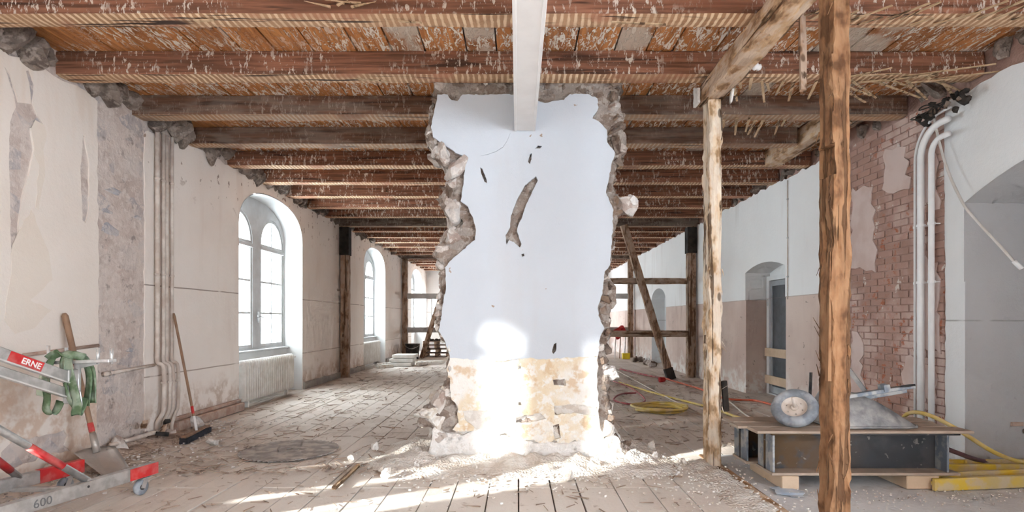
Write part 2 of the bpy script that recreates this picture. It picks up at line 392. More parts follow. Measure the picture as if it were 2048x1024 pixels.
# ------------------------------------------------------------------ mesh helpers
class MB:
    def __init__(s): s.v = []; s.f = []

    def add(s, vs, fs):
        o = len(s.v); s.v += [Vector(v) for v in vs]; s.f += [tuple(i + o for i in f) for f in fs]
        return s

    def box(s, x0, x1, y0, y1, z0, z1):
        return s.add([(x, y, z) for z in (z0, z1) for y in (y0, y1) for x in (x0, x1)],
                     [(0, 2, 3, 1), (4, 5, 7, 6), (0, 1, 5, 4), (2, 6, 7, 3), (0, 4, 6, 2), (1, 3, 7, 5)])

    def bar(s, p0, p1, w, h, up=(0, 0, 1), w1=None, h1=None):
        p0, p1 = Vector(p0), Vector(p1); t = (p1 - p0).normalized(); u = Vector(up)
        if abs(t.dot(u)) > .95: u = Vector((0, 1, 0))
        sd_ = t.cross(u).normalized(); u = sd_.cross(t)
        vs = []
        for p, a, b in ((p0, w, h), (p1, w1 or w, h1 or h)):
            vs += [p - sd_ * a / 2 - u * b / 2, p + sd_ * a / 2 - u * b / 2, p + sd_ * a / 2 + u * b / 2, p - sd_ * a / 2 + u * b / 2]
        return s.add(vs, [(0, 1, 2, 3), (7, 6, 5, 4), (0, 4, 5, 1), (1, 5, 6, 2), (2, 6, 7, 3), (3, 7, 4, 0)])

    def tube(s, pts, r, n=10, cap=True, flat=None):
        pts = [Vector(p) for p in pts]; rings = []; u = None
        for i, p in enumerate(pts):
            t = (pts[min(i + 1, len(pts) - 1)] - pts[max(i - 1, 0)]).normalized()
            if u is None:
                u = Vector((0, 0, 1)) if abs(t.z) < .9 else Vector((1, 0, 0))
            u = (u - t * u.dot(t)).normalized(); w = t.cross(u)
            rr = r[i] if isinstance(r, (list, tuple)) else r
            a, b = (rr, rr) if not flat else (rr * flat, rr)
            rings.append([p + u * math.cos(2 * PI * k / n) * a + w * math.sin(2 * PI * k / n) * b for k in range(n)])
        vs = [v for rg in rings for v in rg]; fs = []
        for i in range(len(rings) - 1):
            for k in range(n):
                fs.append((i * n + k, i * n + (k + 1) % n, (i + 1) * n + (k + 1) % n, (i + 1) * n + k))
        if cap: fs += [tuple(range(n - 1, -1, -1)), tuple((len(rings) - 1) * n + k for k in range(n))]
        return s.add(vs, fs)

    def lathe(s, prof, c, axis=(0, 0, 1), n=24, closed=False):
        ax = Vector(axis).normalized(); u = ax.orthogonal().normalized(); w = ax.cross(u); c = Vector(c)
        vs = [c + ax * h + (u * math.cos(2 * PI * k / n) + w * math.sin(2 * PI * k / n)) * r for r, h in prof for k in range(n)]
        fs = []; m_ = len(prof)
        for i in range(m_ if closed else m_ - 1):
            j = (i + 1) % m_
            for k in range(n): fs.append((i * n + k, i * n + (k + 1) % n, j * n + (k + 1) % n, j * n + k))
        if not closed:
            if prof[0][0] > 1e-5: fs.append(tuple(range(n - 1, -1, -1)))
            if prof[-1][0] > 1e-5: fs.append(tuple((m_ - 1) * n + k for k in range(n)))
        return s.add(vs, fs)

    def sheet(s, outer, holes, fn):
        """flat sheet with holes; fn(u, v, t) maps to 3-D, t = 0 front, 1 back"""
        loops = [outer] + list(holes); flat = [p for lp in loops for p in lp]; n = len(flat)
        tris = tessellate_polygon([[Vector((p[0], p[1], 0)) for p in lp] for lp in loops])
        vs = [fn(p[0], p[1], 0) for p in flat] + [fn(p[0], p[1], 1) for p in flat]
        fs = [tuple(t) for t in tris] + [tuple(i + n for i in reversed(t)) for t in tris]
        o = 0
        for lp in loops:
            k = len(lp)
            for i in range(k): fs.append((o + i, o + (i + 1) % k, o + (i + 1) % k + n, o + i + n))
            o += k
        return s.add(vs, fs)

    def mesh(s, name, off=Vector(), fix=True, smooth=False):
        me = bpy.data.meshes.new(name)
        me.from_pydata([tuple(v - off) for v in s.v], [], s.f)
        if fix:
            bm = bmesh.new(); bm.from_mesh(me); bmesh.ops.remove_doubles(bm, verts=bm.verts, dist=1e-6)
            bmesh.ops.recalc_face_normals(bm, faces=bm.faces); bm.to_mesh(me); bm.free()
        if smooth: me.polygons.foreach_set('use_smooth', [True] * len(me.polygons))
        me.update()
        return me


ORG = {}


def tag(o, label=None, cat=None, group=None, kind=None):
    if label: o['label'] = label
    if cat: o['category'] = cat
    if group: o['group'] = group
    if kind: o['kind'] = kind
    return o


def obj(name, mb, m, parent=None, smooth=False, fix=True, bevel=0):
    if parent is not None: org = ORG[parent.name]
    else:
        lo = [min(v[i] for v in mb.v) for i in range(3)]; hi = [max(v[i] for v in mb.v) for i in range(3)]
        org = Vector(((lo[0] + hi[0]) / 2, (lo[1] + hi[1]) / 2, lo[2]))
    me = mb.mesh(name, org, fix, smooth); me.materials.append(MATS[m])
    o = bpy.data.objects.new(name, me); COL.objects.link(o)
    if parent is not None: o.parent = parent
    else: o.location = org
    ORG[o.name] = org
    if bevel:
        b = o.modifiers.new('edge', 'BEVEL'); b.width = bevel; b.segments = 1; b.limit_method = 'ANGLE'
    return o


def empty(name, loc, **kw):
    o = bpy.data.objects.new(name, None); COL.objects.link(o); o.location = loc; o.empty_display_size = .1
    ORG[o.name] = Vector(loc)
    return tag(o, **kw)


def inst(name, me, loc, rot=(0, 0, 0), scale=(1, 1, 1), parent=None):
    o = bpy.data.objects.new(name, me); COL.objects.link(o)
    if parent is not None: o.parent = parent; loc = Vector(loc) - ORG[parent.name]
    o.location = loc; o.rotation_euler = rot; o.scale = scale
    return o


def spline(pts, k=8):
    pts = [Vector(p) for p in pts]; out = []
    for i in range(len(pts) - 1):
        a, b, c, d = pts[max(i - 1, 0)], pts[i], pts[i + 1], pts[min(i + 2, len(pts) - 1)]
        for j in range(k):
            t = j / k
            out.append(.5 * ((2 * b) + (c - a) * t + (2 * a - 5 * b + 4 * c - d) * t * t + (3 * b - a - 3 * c + d) * t ** 3))
    return out + [pts[-1]]


def jag(pts, amp, step, seed, closed=True):
    """break a polygon's edges into a ragged outline"""
    R = random.Random(seed); out = []; n = len(pts)
    for i in range(n if closed else n - 1):
        a = Vector(pts[i]).to_2d(); b = Vector(pts[(i + 1) % n]).to_2d(); L = (b - a).length
        k = max(1, int(L / step)); nrm = Vector((-(b - a).y, (b - a).x)).normalized() if L else Vector((0, 0))
        for j in range(k):
            t = j / k + (R.uniform(-.3, .3) / k if j else 0)
            p = a.lerp(b, t)
            if j: p += nrm * R.uniform(-amp, amp)
            out.append((p.x, p.y))
    if not closed: out.append(tuple(pts[-1]))
    return out


def timber(p0, p1, w, h, seed=0, amp=.006, step=.12, m_=4, up=(0, 0, 1), notches=(), fray=0.0, freq=5, chop=0.0):
    """a hewn timber with uneven faces, worn arrises and notches (s0, s1, side, depth, u0, u1)"""
    mb = MB(); p0, p1 = Vector(p0), Vector(p1); L = (p1 - p0).length; t = (p1 - p0) / L; u = Vector(up)
    if abs(t.dot(u)) > .95: u = Vector((0, 1, 0))
    sx = t.cross(u).normalized(); sy = sx.cross(t)
    ring = []
    for side in range(4):
        for k in range(m_):
            a = k / m_ * 2 - 1
            ring.append((side, a))
    n = len(ring); st = max(2, int(L / step)); cuts = {0.0, L} | {L * i / st for i in range(st + 1)}
    for nt in notches: cuts |= {max(nt[0] - .004, 0), nt[0] + .004, nt[1] - .004, nt[1] + .004}
    ss = sorted(cuts); vs = []
    off = Vector((seed * 7.13, seed * 3.7, seed * 1.9))
    for s_ in ss:
        c = p0 + t * s_
        for side, a in ring:
            x, y = ((a, -1), (1, a), (-a, 1), (-1, -a))[side]
            e = 1 - .05 * (abs(a) > .99) * (1 + noise.noise(c * 2 + off))
            dn = noise.noise((c + sx * x * w + sy * y * h) * freq + off) * amp + noise.noise((c + sx * x * w + sy * y * h) * freq * 5 + off) * amp * .5
            if chop:                                           # axe marks: shallow scallops along the faces
                q = s_ * 9 + side * 3.3 + noise.noise(Vector((a, s_ * 2, seed))) * 1.5; dn -= chop * (.5 + .5 * math.sin(q * 2)) * max(0, noise.noise(Vector((s_ * 3, side, seed))) + .35)
                dn -= chop * 1.3 * max(0, noise.noise(Vector((a * 2.2 + side * 5, s_ * 1.1, seed * 3.1))) - .28) * 3
            if fray and abs(a) > .6: dn += fray * max(0, noise.noise(c * 9 + off + Vector((side, a, 0))) - .15)
            P = c + sx * (x * w / 2 * e) + sy * (y * h / 2 * e) + (sx * (x if side in (1, 3) else 0) + sy * (y if side in (0, 2) else 0)) * dn
            for nt in notches:
                if nt[0] <= s_ <= nt[1] and side == nt[2] and nt[4] - .01 <= a <= nt[5] + .01:
                    P -= (sx * x if side in (1, 3) else sy * y) * nt[3]
            vs.append(P)
    fs = []
    for i in range(len(ss) - 1):
        for k in range(n): fs.append((i * n + k, i * n + (k + 1) % n, (i + 1) * n + (k + 1) % n, (i + 1) * n + k))
    fs += [tuple(range(n - 1, -1, -1)), tuple((len(ss) - 1) * n + k for k in range(n))]
    return mb.add(vs, fs)


def rock_mesh(seed, sub=3, cuts=13, amp=.2):
    bm = bmesh.new(); bmesh.ops.create_icosphere(bm, subdivisions=sub, radius=1.0); R = random.Random(seed)
    pl = [(Vector((R.gauss(0, 1), R.gauss(0, 1), R.gauss(0, 1))).normalized(), R.uniform(.42, .78)) for _ in range(cuts)]
    for v in bm.verts:
        for nrm, d in pl:
            e = v.co.dot(nrm) - d
            if e > 0: v.co -= nrm * e
        v.co *= 1 + amp * noise.noise(v.co * 2.1 + Vector((seed, 0, 0))) + amp * .6 * noise.noise(v.co * 5 + Vector((0, seed, 0)))
    me = bpy.data.meshes.new('stone'); bm.to_mesh(me); bm.free()
    return me


ROCKS = {}


def rocks(mname, n=5, sub=3):
    key = (mname, sub)
    if key not in ROCKS:
        ROCKS[key] = []
        for i in range(n):
            me = rock_mesh(hash_(mname) + i * 7, sub); me.materials.append(MATS[mname]); ROCKS[key].append(me)
    return ROCKS[key]


def hash_(s): return sum(ord(c) * (i + 1) for i, c in enumerate(s)) % 97


def arch(d0, d1, spring, rise, n=20, p=2.0):
    """points over an arch from (d0, spring) to (d1, spring)"""
    c, r = (d0 + d1) / 2, (d1 - d0) / 2; out = []
    for i in range(n + 1):
        a = PI - PI * i / n; ca, sa = math.cos(a), math.sin(a)
        out.append((c + r * math.copysign(abs(ca) ** (2 / p), ca), spring + rise * abs(sa) ** (2 / p)))
    return out


def low_arch(d0, d1, spring, rise, n=14):
    c, r = (d0 + d1) / 2, (d1 - d0) / 2
    return [(d0 + (d1 - d0) * i / n, spring + rise * (1 - ((d0 + (d1 - d0) * i / n - c) / r) ** 2)) for i in range(n + 1)]


def letters(text, size, extr, m, name, origin, xdir, ydir, parent, off=.0):
    cu = bpy.data.curves.new('lettering', 'FONT'); cu.body = text; cu.size = size; cu.extrude = extr; cu.offset = off
    cu.align_x = 'CENTER'; cu.align_y = 'CENTER'; cu.resolution_u = 3
    t = bpy.data.objects.new('lettering', cu); COL.objects.link(t)
    me = bpy.data.meshes.new_from_object(t.evaluated_get(bpy.context.evaluated_depsgraph_get()))
    bpy.data.objects.remove(t); bpy.data.curves.remove(cu)
    x = Vector(xdir).normalized(); y = Vector(ydir); y = (y - x * y.dot(x)).normalized(); z = x.cross(y)
    for v in me.vertices: v.co = Vector(origin) + x * v.co.x + y * v.co.y + z * v.co.z - ORG[parent.name]
    me.name = name; me.materials.clear(); me.materials.append(MATS[m])
    o = bpy.data.objects.new(name, me); COL.objects.link(o); o.parent = parent
    return o


# ================================================================== STRUCTURE
XL, XR, D0, D1, ZT = -4.15, 4.20, -4.5, 25.7, 3.80
BEAM_Z, BOARD_Z = 3.557, 3.767
XB = -4.50                                             # plane of the windows

# ---- left wall: rubble masonry behind, plaster coats in front, arched window recesses
NICHE = [1.73, 8.38, 15.18, 21.98, -3.6]


def niche_pts(d): return [(d, -.02)] + arch(d, d + 2.48, 2.80, .63, 22, 2.3) + [(d + 2.48, -.02)]


def shrink(pts, e=.004):
    c = (pts[0][0] + pts[-1][0]) / 2; zc = min(p[1] for p in pts)
    return [(c + (p[0] - c) * (1 - e), zc + (p[1] - zc) * (1 - e)) for p in pts]


def fl(x0, x1): return lambda u, v, t: Vector((x0 if t == 0 else x1, u, v))


wl = empty('wall_left', (XL, 8, 0), label='plastered outer wall with arched window recesses on the window side', cat='wall', kind='structure')
back = [(D0, -.02)]
for nd in sorted(NICHE): back += niche_pts(nd)
back += [(D1, -.02), (D1, ZT + .02), (D0, ZT + .02)]
obj('masonry', MB().sheet(back, [], fl(-4.164, -4.30)), 'masonry_left', wl)
# damage: where the near plaster has come away
dl = lambda px: 4.15 * F / (CX - px)


def wp(px, py, X=4.15):
    d = X * F / (CX - px); return (d, CAMZ + (CY - py) * d / F)


gash1 = jag([wp(8, 132), wp(22, 150), wp(38, 205), wp(62, 208), wp(58, 165), wp(52, 142), wp(60, 140), wp(70, 170), wp(66, 208), wp(76, 232), wp(86, 248),
             wp(84, 255), wp(62, 256), wp(68, 300), wp(60, 340), wp(48, 380), wp(40, 430), wp(36, 500), wp(24, 508), wp(20, 430), wp(19, 300), wp(20, 245), wp(32, 215), wp(28, 190)], .006, .06, 3)
gash2 = jag([wp(166, 270), wp(170, 274), wp(179, 330), wp(178, 420), wp(171, 446), wp(165, 440), wp(161, 345)], .006, .05, 4)
gash3 = jag([wp(2, 905), wp(30, 880), wp(60, 878), wp(100, 868), wp(128, 860), wp(136, 872), wp(130, 890), wp(142, 903), wp(110, 905), wp(60, 925), wp(10, 940)], .012, .05, 5)
near = [(D0, -.02)] + niche_pts(NICHE[4]) + niche_pts(NICHE[0]) + jag([(5.56, -.02), (5.55, .5), (5.58, 1.5), (5.56, 2.6), (5.56, 3.50)], .012, .07, 6, False) + jag([(5.5, 3.52), (D0, 3.56)], .03, .1, 7, False)
obj('plaster_coat', MB().sheet(near, [gash1, gash2, gash3], fl(XL, -4.20)), 'plaster_near', wl)
main = jag([(6.26, 3.40), (6.27, 2.2), (6.26, 1.1), (6.28, -.02)], .01, .08, 8, False)
for nd in NICHE[1:4]: main += niche_pts(nd)
main += [(D1, -.02)] + jag([(D1, 3.56), (16, 3.57), (10.5, 3.57), (9.2, 3.58), (7, 3.55), (6.3, 3.46)], .03, .13, 9, False)
obj('plaster_coat', MB().sheet(main, [], fl(XL, -4.20)), 'plaster_left', wl)
# tan stains of old glue/water on the near plaster are flat skim patches
for k, (poly, mm) in enumerate(([[wp(25, 490), wp(62, 420), wp(96, 500), wp(105, 560), wp(60, 600), wp(104, 620), wp(70, 655), wp(30, 668), wp(8, 640), wp(20, 560)], 'stain_tan'],
                                [[wp(62, 258), wp(70, 240), wp(88, 250), wp(93, 270), wp(86, 300), wp(90, 340), wp(78, 420), wp(70, 415), wp(78, 330), wp(68, 310)], 'stain_tan'])):
    obj('skim_patch', MB().sheet(jag(poly, .012, .06, 20 + k), [], fl(XL + .0025, XL - .002)), mm, wl)
for k, nd in enumerate(NICHE):
    pts = shrink(niche_pts(nd)); mb = MB()
    for a, b in zip(pts, pts[1:]):
        mb.add([(XL, a[0], a[1]), (XL, b[0], b[1]), (-4.64, b[0], b[1]), (-4.64, a[0], a[1])], [(0, 1, 2, 3)])
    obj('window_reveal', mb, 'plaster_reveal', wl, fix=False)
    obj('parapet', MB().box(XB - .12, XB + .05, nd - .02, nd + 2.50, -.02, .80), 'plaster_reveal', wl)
    obj('window_sill', MB().box(XB - .1, XB + .10, nd + .01, nd + 2.47, .80, .835), 'window_paint', wl, bevel=.008)
# masonry courses seen in the bare strip: individual stones
R = random.Random(11)
z = .05
while z < 3.3:
    hh = R.uniform(.13, .24); d = 5.60
    while d < 6.22:
        ww = min(R.uniform(.16, .34), 6.26 - d)
        if ww > .08:
            me = R.choice(rocks('masonry_left', 4))
            inst('stone', me, (-4.172, d + ww / 2, z + hh / 2), (R.uniform(-.15, .15), 0, 0), (.016, ww * .66, hh * .66), wl)
        d += ww
    z += hh
for px, py, hw, hh in ((230, 382, .17, .07), (220, 455, .16, .10), (278, 435, .10, .05), (215, 420, .10, .04), (262, 700, .08, .05)):
    dd, zz = wp(px, py)
    inst('stone', R.choice(rocks('stone_blue', 4)), (-4.168, dd, zz), (0, 0, 0), (.018, hw, hh), wl)
# broken wall head between the beam ends
for k in range(0, 18):
    dk = 4.07 + k
    for j in range(4 if k < 8 else 2):
        me = R.choice(rocks('stone_wall_top', 5))
        dd = dk + .25 + (j + .5) * (.75 / (4 if k < 8 else 2)) + R.uniform(-.05, .05)
        inst('stone', me, (-4.16 + R.uniform(-.06, .05), dd, 3.66 + R.uniform(-.05, .06)), (R.uniform(0, 6), R.uniform(0, 6), R.uniform(0, 6)),
             (R.uniform(.12, .2), R.uniform(.2, .32), R.uniform(.12, .2)), wl)

# ---- right wall
wr = empty('wall_right', (XR, 8, 0), label='plastered wall with door recess and bare brick strip opposite the windows', cat='wall', kind='structure')


def rec(n_): return (arch if n_ is N_FAR else low_arch)(*n_, 14)


def door_pts(*n_):
    a, b = n_[0], n_[1]
    return [(a, -.02)] + (arch if n_ == N_FAR else low_arch)(*n_, 14) + [(b, -.02)]


def fr(x0, x1): return lambda u, v, t: Vector((x0 if t == 0 else x1, u, v))


N_DOOR = (8.80, 10.34, 2.20, .12); N_FAR = (15.9, 17.6, 1.90, .38); N_NEAR = (2.75, 5.28, 2.44, .31)
DADO = 1.70


def clip_niche(n_, zc):
    """the part of a recess outline above the dado"""
    return [(n_[0], zc)] + rec(n_) + [(n_[1], zc)]


up_ = [(7.16, DADO)] + clip_niche(N_DOOR, DADO) + clip_niche(N_FAR, DADO) + [(D1, DADO)] + jag([(D1, 3.56), (12, 3.55), (9, 3.56), (7.16, 3.52)], .03, .12, 31, False)
obj('plaster_coat', MB().sheet(up_, [], fr(XR - .012, XR + .029)), 'plaster_right', wr)
lo_ = jag([(7.16, DADO), (7.14, .9), (7.18, -.02)], .012, .08, 32, False)
for n_ in (N_DOOR, N_FAR): lo_ += [(n_[0], -.02), (n_[0], DADO), (n_[1], DADO), (n_[1], -.02)]
lo_ += [(D1, -.02), (D1, DADO)]
obj('bare_render', MB().sheet(lo_, [], fr(XR, XR + .029)), 'plaster_bare', wr)
nr_ = [(D0, -.02)] + door_pts(*N_NEAR) + jag([(5.53, -.02), (5.52, 1.5), (5.54, 3.3)], .008, .08, 33, False) + jag([(5.50, 3.48), (D0, 3.56)], .025, .12, 34, False)
RW = [[(c - .95, .85), (c + .95, .85), (c + .95, 3.25), (c - .95, 3.25)] for c in (-2.95, -.45)]   # windows beside the viewer
obj('plaster_coat', MB().sheet(nr_, RW, fr(XR, XR + .10)), 'plaster_niche', wr)
# backing above everything up to the boards
bk = [(D0, -.02)] + door_pts(*N_NEAR) + door_pts(*N_DOOR) + door_pts(*N_FAR) + [(D1, -.02), (D1, ZT + .02), (D0, ZT + .02)]
obj('masonry', MB().sheet(bk, RW, fr(XR + .030, XR + .16)), 'brick_mortar', wr)
for n_, dep, mu, ml in ((N_DOOR, .44, 'plaster_right', 'plaster_bare'), (N_FAR, .40, 'plaster_niche', 'plaster_niche'), (N_NEAR, .80, 'plaster_recess_shade', 'plaster_recess_shade')):
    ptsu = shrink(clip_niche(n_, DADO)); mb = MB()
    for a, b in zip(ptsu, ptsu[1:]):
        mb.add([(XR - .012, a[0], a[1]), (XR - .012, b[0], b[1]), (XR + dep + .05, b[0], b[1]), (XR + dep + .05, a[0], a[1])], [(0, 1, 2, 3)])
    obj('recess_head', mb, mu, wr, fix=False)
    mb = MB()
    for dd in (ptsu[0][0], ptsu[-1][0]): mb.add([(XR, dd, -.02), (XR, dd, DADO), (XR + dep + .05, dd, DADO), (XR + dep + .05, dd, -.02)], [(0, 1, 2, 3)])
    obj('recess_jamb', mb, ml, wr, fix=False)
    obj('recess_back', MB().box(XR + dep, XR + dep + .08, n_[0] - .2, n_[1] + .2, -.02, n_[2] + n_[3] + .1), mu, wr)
# bricks of the bare strip
bm_b = []
for i in range(3):
    bb = MB().box(-.018, .018, -.5, .5, -.5, .5); me = bb.mesh('brick')
    bmx = bmesh.new(); bmx.from_mesh(me); bmesh.ops.bevel(bmx, geom=bmx.edges[:], offset=.006, segments=1, affect='EDGES')
    for v in bmx.verts: v.co.y += R.uniform(-.012, .012); v.co.z += R.uniform(-.03, .03); v.co.x += R.uniform(-.003, .003)
    bmx.to_mesh(me); bmx.free(); me.materials.append(MATS['brick_painted']); bm_b.append(me)
row = 0; z = .02
while z < 3.50:
    d = 5.55 - (.13 if row % 2 else 0)
    while d < 7.15:
        a, b = max(d, 5.54), min(d + .25, 7.15)
        if b - a > .04:
            inst('brick', R.choice(bm_b), (4.2405 + R.uniform(-.004, .003), (a + b) / 2, z + .034), (0, R.uniform(-.02, .02), 0), (1, b - a - .012, .066), wr)
        d += .262
    z += .0785; row += 1
# thin render still clinging over the bricks
for k, (a, b, c, e) in enumerate(((5.60, 5.98, 1.0, 2.0), (5.62, 5.9, 2.45, 3.1), (5.66, 6.15, .55, .95), (6.62, 7.12, 1.9, 3.0), (6.85, 7.14, .3, 1.2), (6.05, 6.5, 2.75, 3.3))):
    poly = jag([(a, c), (b, c + .1), (b - .05, e), (a + .05, e - .08)], .05, .09, 40 + k)
    obj('render_patch', MB().sheet(poly, [], fr(4.212, 4.225)), 'brick_render', wr)
for k in range(0, 16):
    dk = 4.07 + k
    for j in range(3 if k < 8 else 1):
        inst('stone', R.choice(rocks('stone_wall_top', 5)), (4.22 + R.uniform(-.03, .05), dk + .3 + j * .25, 3.66 + R.uniform(-.04, .06)),
             (R.uniform(0, 6), R.uniform(0, 6), R.uniform(0, 6)), (R.uniform(.09, .15), R.uniform(.14, .2), R.uniform(.08, .13)), wr)

# ---- far wall and the wall behind the camera (both with windows)
wf = empty('wall_far', (0, D1, 0), label='plain far end wall of the long hall', cat='wall', kind='structure')
fy = lambda y0, y1: (lambda u, v, t: Vector((u, y0 if t == 0 else y1, v)))
obj('plaster_coat', MB().sheet([(-4.7, -.02), (4.7, -.02), (4.7, ZT), (-4.7, ZT)], [[(-3.95, .85), (-2.2, .85), (-2.2, 2.35), (-3.95, 2.35)], [(1.2, .85), (2.9, .85), (2.9, 2.35), (1.2, 2.35)]], fy(D1, D1 + .25)), 'plaster_right', wf)
wb = empty('wall_back', (0, D0, 0), label='plain end wall behind the viewer', cat='wall', kind='structure')
obj('plaster_coat', MB().box(-4.7, 4.7, D0 - .3, D0, -.02, ZT), 'plaster_right', wb)

# ---- ceiling: boards above the beams
ce = empty('ceiling', (0, 10, BOARD_Z), label='board ceiling streaked with old plaster above the beams', cat='ceiling', kind='structure')
obj('floor_fill', MB().box(-4.75, 4.75, D0 - .35, D1 + .3, ZT, ZT + .1), 'under_dark', ce)
cb = MB().box(-.5, .5, -.5, .5, 0, 1).mesh('ceiling_board'); cb.materials.append(MATS['ceiling_boards'])
R = random.Random(5)
x = -4.3
while x < 4.3:
    w = R.uniform(.24, .40)
    dd = -4.4
    for e in (1.2, 5.17 + R.choice((-1, 0, 0)), 8.17 + R.choice((-1, 0, 1)), 13.17, 19.17, D1 + .1):
        inst('ceiling_board', cb, (x + w / 2, (dd + e) / 2, BOARD_Z + R.uniform(0, .006)), (0, R.uniform(-.008, .008), 0), (w - .014, e - dd - .006, .026), ce)
        dd = e
    x += w

# ---- floor: planks, concrete on the far side of the removed partition
fo = empty('floor', (0, 8, 0), label='dusty old plank floor running down the hall', cat='floor', kind='structure')
obj('subfloor', MB().box(-4.75, 5.3, D0 - .35, D1 + .3, -.20, -.032), 'under_dark', fo)
fp = MB().box(-.5, .5, -.5, .5, -1, 0).mesh('plank')
bmx = bmesh.new(); bmx.from_mesh(fp); bmesh.ops.bevel(bmx, geom=[e for e in bmx.edges if all(v.co.z > -.5 for v in e.verts)], offset=.012, segments=1); bmx.to_mesh(fp); bmx.free()
fp.materials.append(MATS['floor_plank'])
x = -4.75
while x < 4.62:
    w = R.uniform(.20, .30)
    if x < 1.8 < x + w: w = 1.80 - x + .001
    cuts = [-4.5, 1.4, 4.50 + R.choice((0, 0, 0, .6)), 7.6 + R.choice((0, -.9, .7)), 11.8, 15.8 + R.choice((0, .6)), 20.0, D1 + .1]
    if x >= 1.79: cuts = [5.62, 8.4 + R.choice((0, -.8, .5)), 11.8, 15.8, 20.0, D1 + .1]
    for a, b in zip(cuts, cuts[1:]):
        inst('plank', fp, (x + w / 2, (a + b) / 2, R.uniform(-.004, .0)), (0, R.uniform(-.006, .006), 0), (w - R.uniform(.008, .016), b - a - .010, .028), fo)
    x += w
obj('concrete_slab', MB().box(1.90, 5.3, D0 - .3, 5.61, -.035, -.004), 'concrete', fo)
obj('partition_sill', timber((1.845, -1.5, -.012), (1.845, 5.60, -.012), .10, .035, 3, .004), 'header_wood', fo)

# baseboards
bl = obj('baseboard_left', MB().bar((XL + .05, 6.75, .06), (XL + .05, 8.36, .06), .10, .12).bar((XL + .025, 6.75, .145), (XL + .025, 8.36, .145), .05, .05), 'sill_brown', bevel=.012)
tag(bl, 'projecting brown base sill below the plaster beside the heating pipes', 'baseboard', kind='structure')
tr = empty('trim_1', (XL, 16, 0), label='grey stone plinth along the foot of the window wall', cat='plinth', kind='structure')
for a, b in ((10.88, 15.16), (17.7, 21.95), (24.5, D1)):
    obj('plinth', timber((XL + .005, a, .06), (XL + .005, b, .06), .06, .14, int(a), .02), 'plinth_stone', tr)

# unseen wall added outside to keep the sun off the farther windows
tag(obj('sun_block_wall', MB().box(-42, -5.2, 4.9, 6.0, -3, 20), 'sun_block_render'), 'unseen wall added outside to block the sun from the farther windows', 'building', kind='structure')

# ---- windows
def build_window():
    w = empty('window_1', (XB, 0, 0)); D = .0
    lights = [(.15, 1.21), (1.45, 2.46)]
    holes = []
    for a, b in lights:
        holes.append([(a + .03, .86), (b - .03, .86)] + list(reversed(arch(a + .03, b - .03, 2.66, .50, 18))))
    outer = [(.0, .80), (2.48, .80)] + list(reversed(arch(0, 2.48, 2.80, .63, 22, 2.3)))
    fx = lambda x0, x1: (lambda u, v, t: Vector((XB + (x0 if t == 0 else x1), u, v)))
    obj('frame', MB().sheet(outer, holes, fx(.0, -.08)), 'window_paint', w)
    for a, b in lights:
        s_ = empty('sash', (XB, a, .8)); s_.parent = w; s_.location = (0, a, .8)
        a0, b0 = a + .03, b - .03; c = (a0 + b0) / 2
        ho = [(a0 + .05, .92), (b0 - .05, .92), (b0 - .05, 2.56), (a0 + .05, 2.56)]
        hi = [(a0 + .05, 2.68), (b0 - .05, 2.68)] + list(reversed(arch(a0 + .05, b0 - .05, 2.681, .43, 16)))
        obj('sash_frame', MB().sheet([(a0, .862), (b0, .862)] + list(reversed(arch(a0, b0, 2.66, .498, 18))), [ho, hi], fx(-.015, -.065)), 'window_paint', s_)
        obj('transom', MB().box(XB - .03, XB + .02, a0 + .002, b0 - .002, 2.57, 2.63), 'window_paint', s_, bevel=.006)
        obj('muntin', MB().box(XB - .055, XB - .02, c - .017, c + .017, .92, 3.10), 'window_paint', s_)
        for zz in (1.46, 2.01): obj('muntin', MB().box(XB - .055, XB - .02, a0 + .05, b0 - .05, zz - .017, zz + .017), 'window_paint', s_)
        for r0, r1 in ((.92, 1.447), (1.473, 1.997), (2.023, 2.56)):
            for q0, q1 in ((a0 + .05, c - .013), (c + .013, b0 - .05)):
                obj('pane', MB().box(XB - .042, XB - .038, q0, q1, r0, r1), 'window_glass', s_)
        ar = arch(a0 + .05, b0 - .05, 2.68, .43, 16)
        obj('pane', MB().sheet([(c - .013, 2.68)] + [(c - .013, 3.10)] + list(reversed(ar[:8])), [], fx(-.038, -.042)), 'window_glass', s_)
        obj('pane', MB().sheet([(c + .013, 2.68)] + list(reversed(ar[9:])) + [(c + .013, 3.10)], [], fx(-.038, -.042)), 'window_glass', s_)
    h = MB().bar((XB + .03, 1.33, 1.30), (XB + .03, 1.33, 1.48), .022, .03).bar((XB + .05, 1.335, 1.40), (XB + .07, 1.43, 1.385), .016, .02).bar((XB + .03, 1.33, 1.39), (XB + .06, 1.24, 1.405), .016, .02)
    obj('handle', h, 'galvanised', w)
    return w


def copy_tree(o, parent=None):
    c = o.copy(); COL.objects.link(c); c.parent = parent
    for ch in list(o.children): copy_tree(ch, c)
    return c


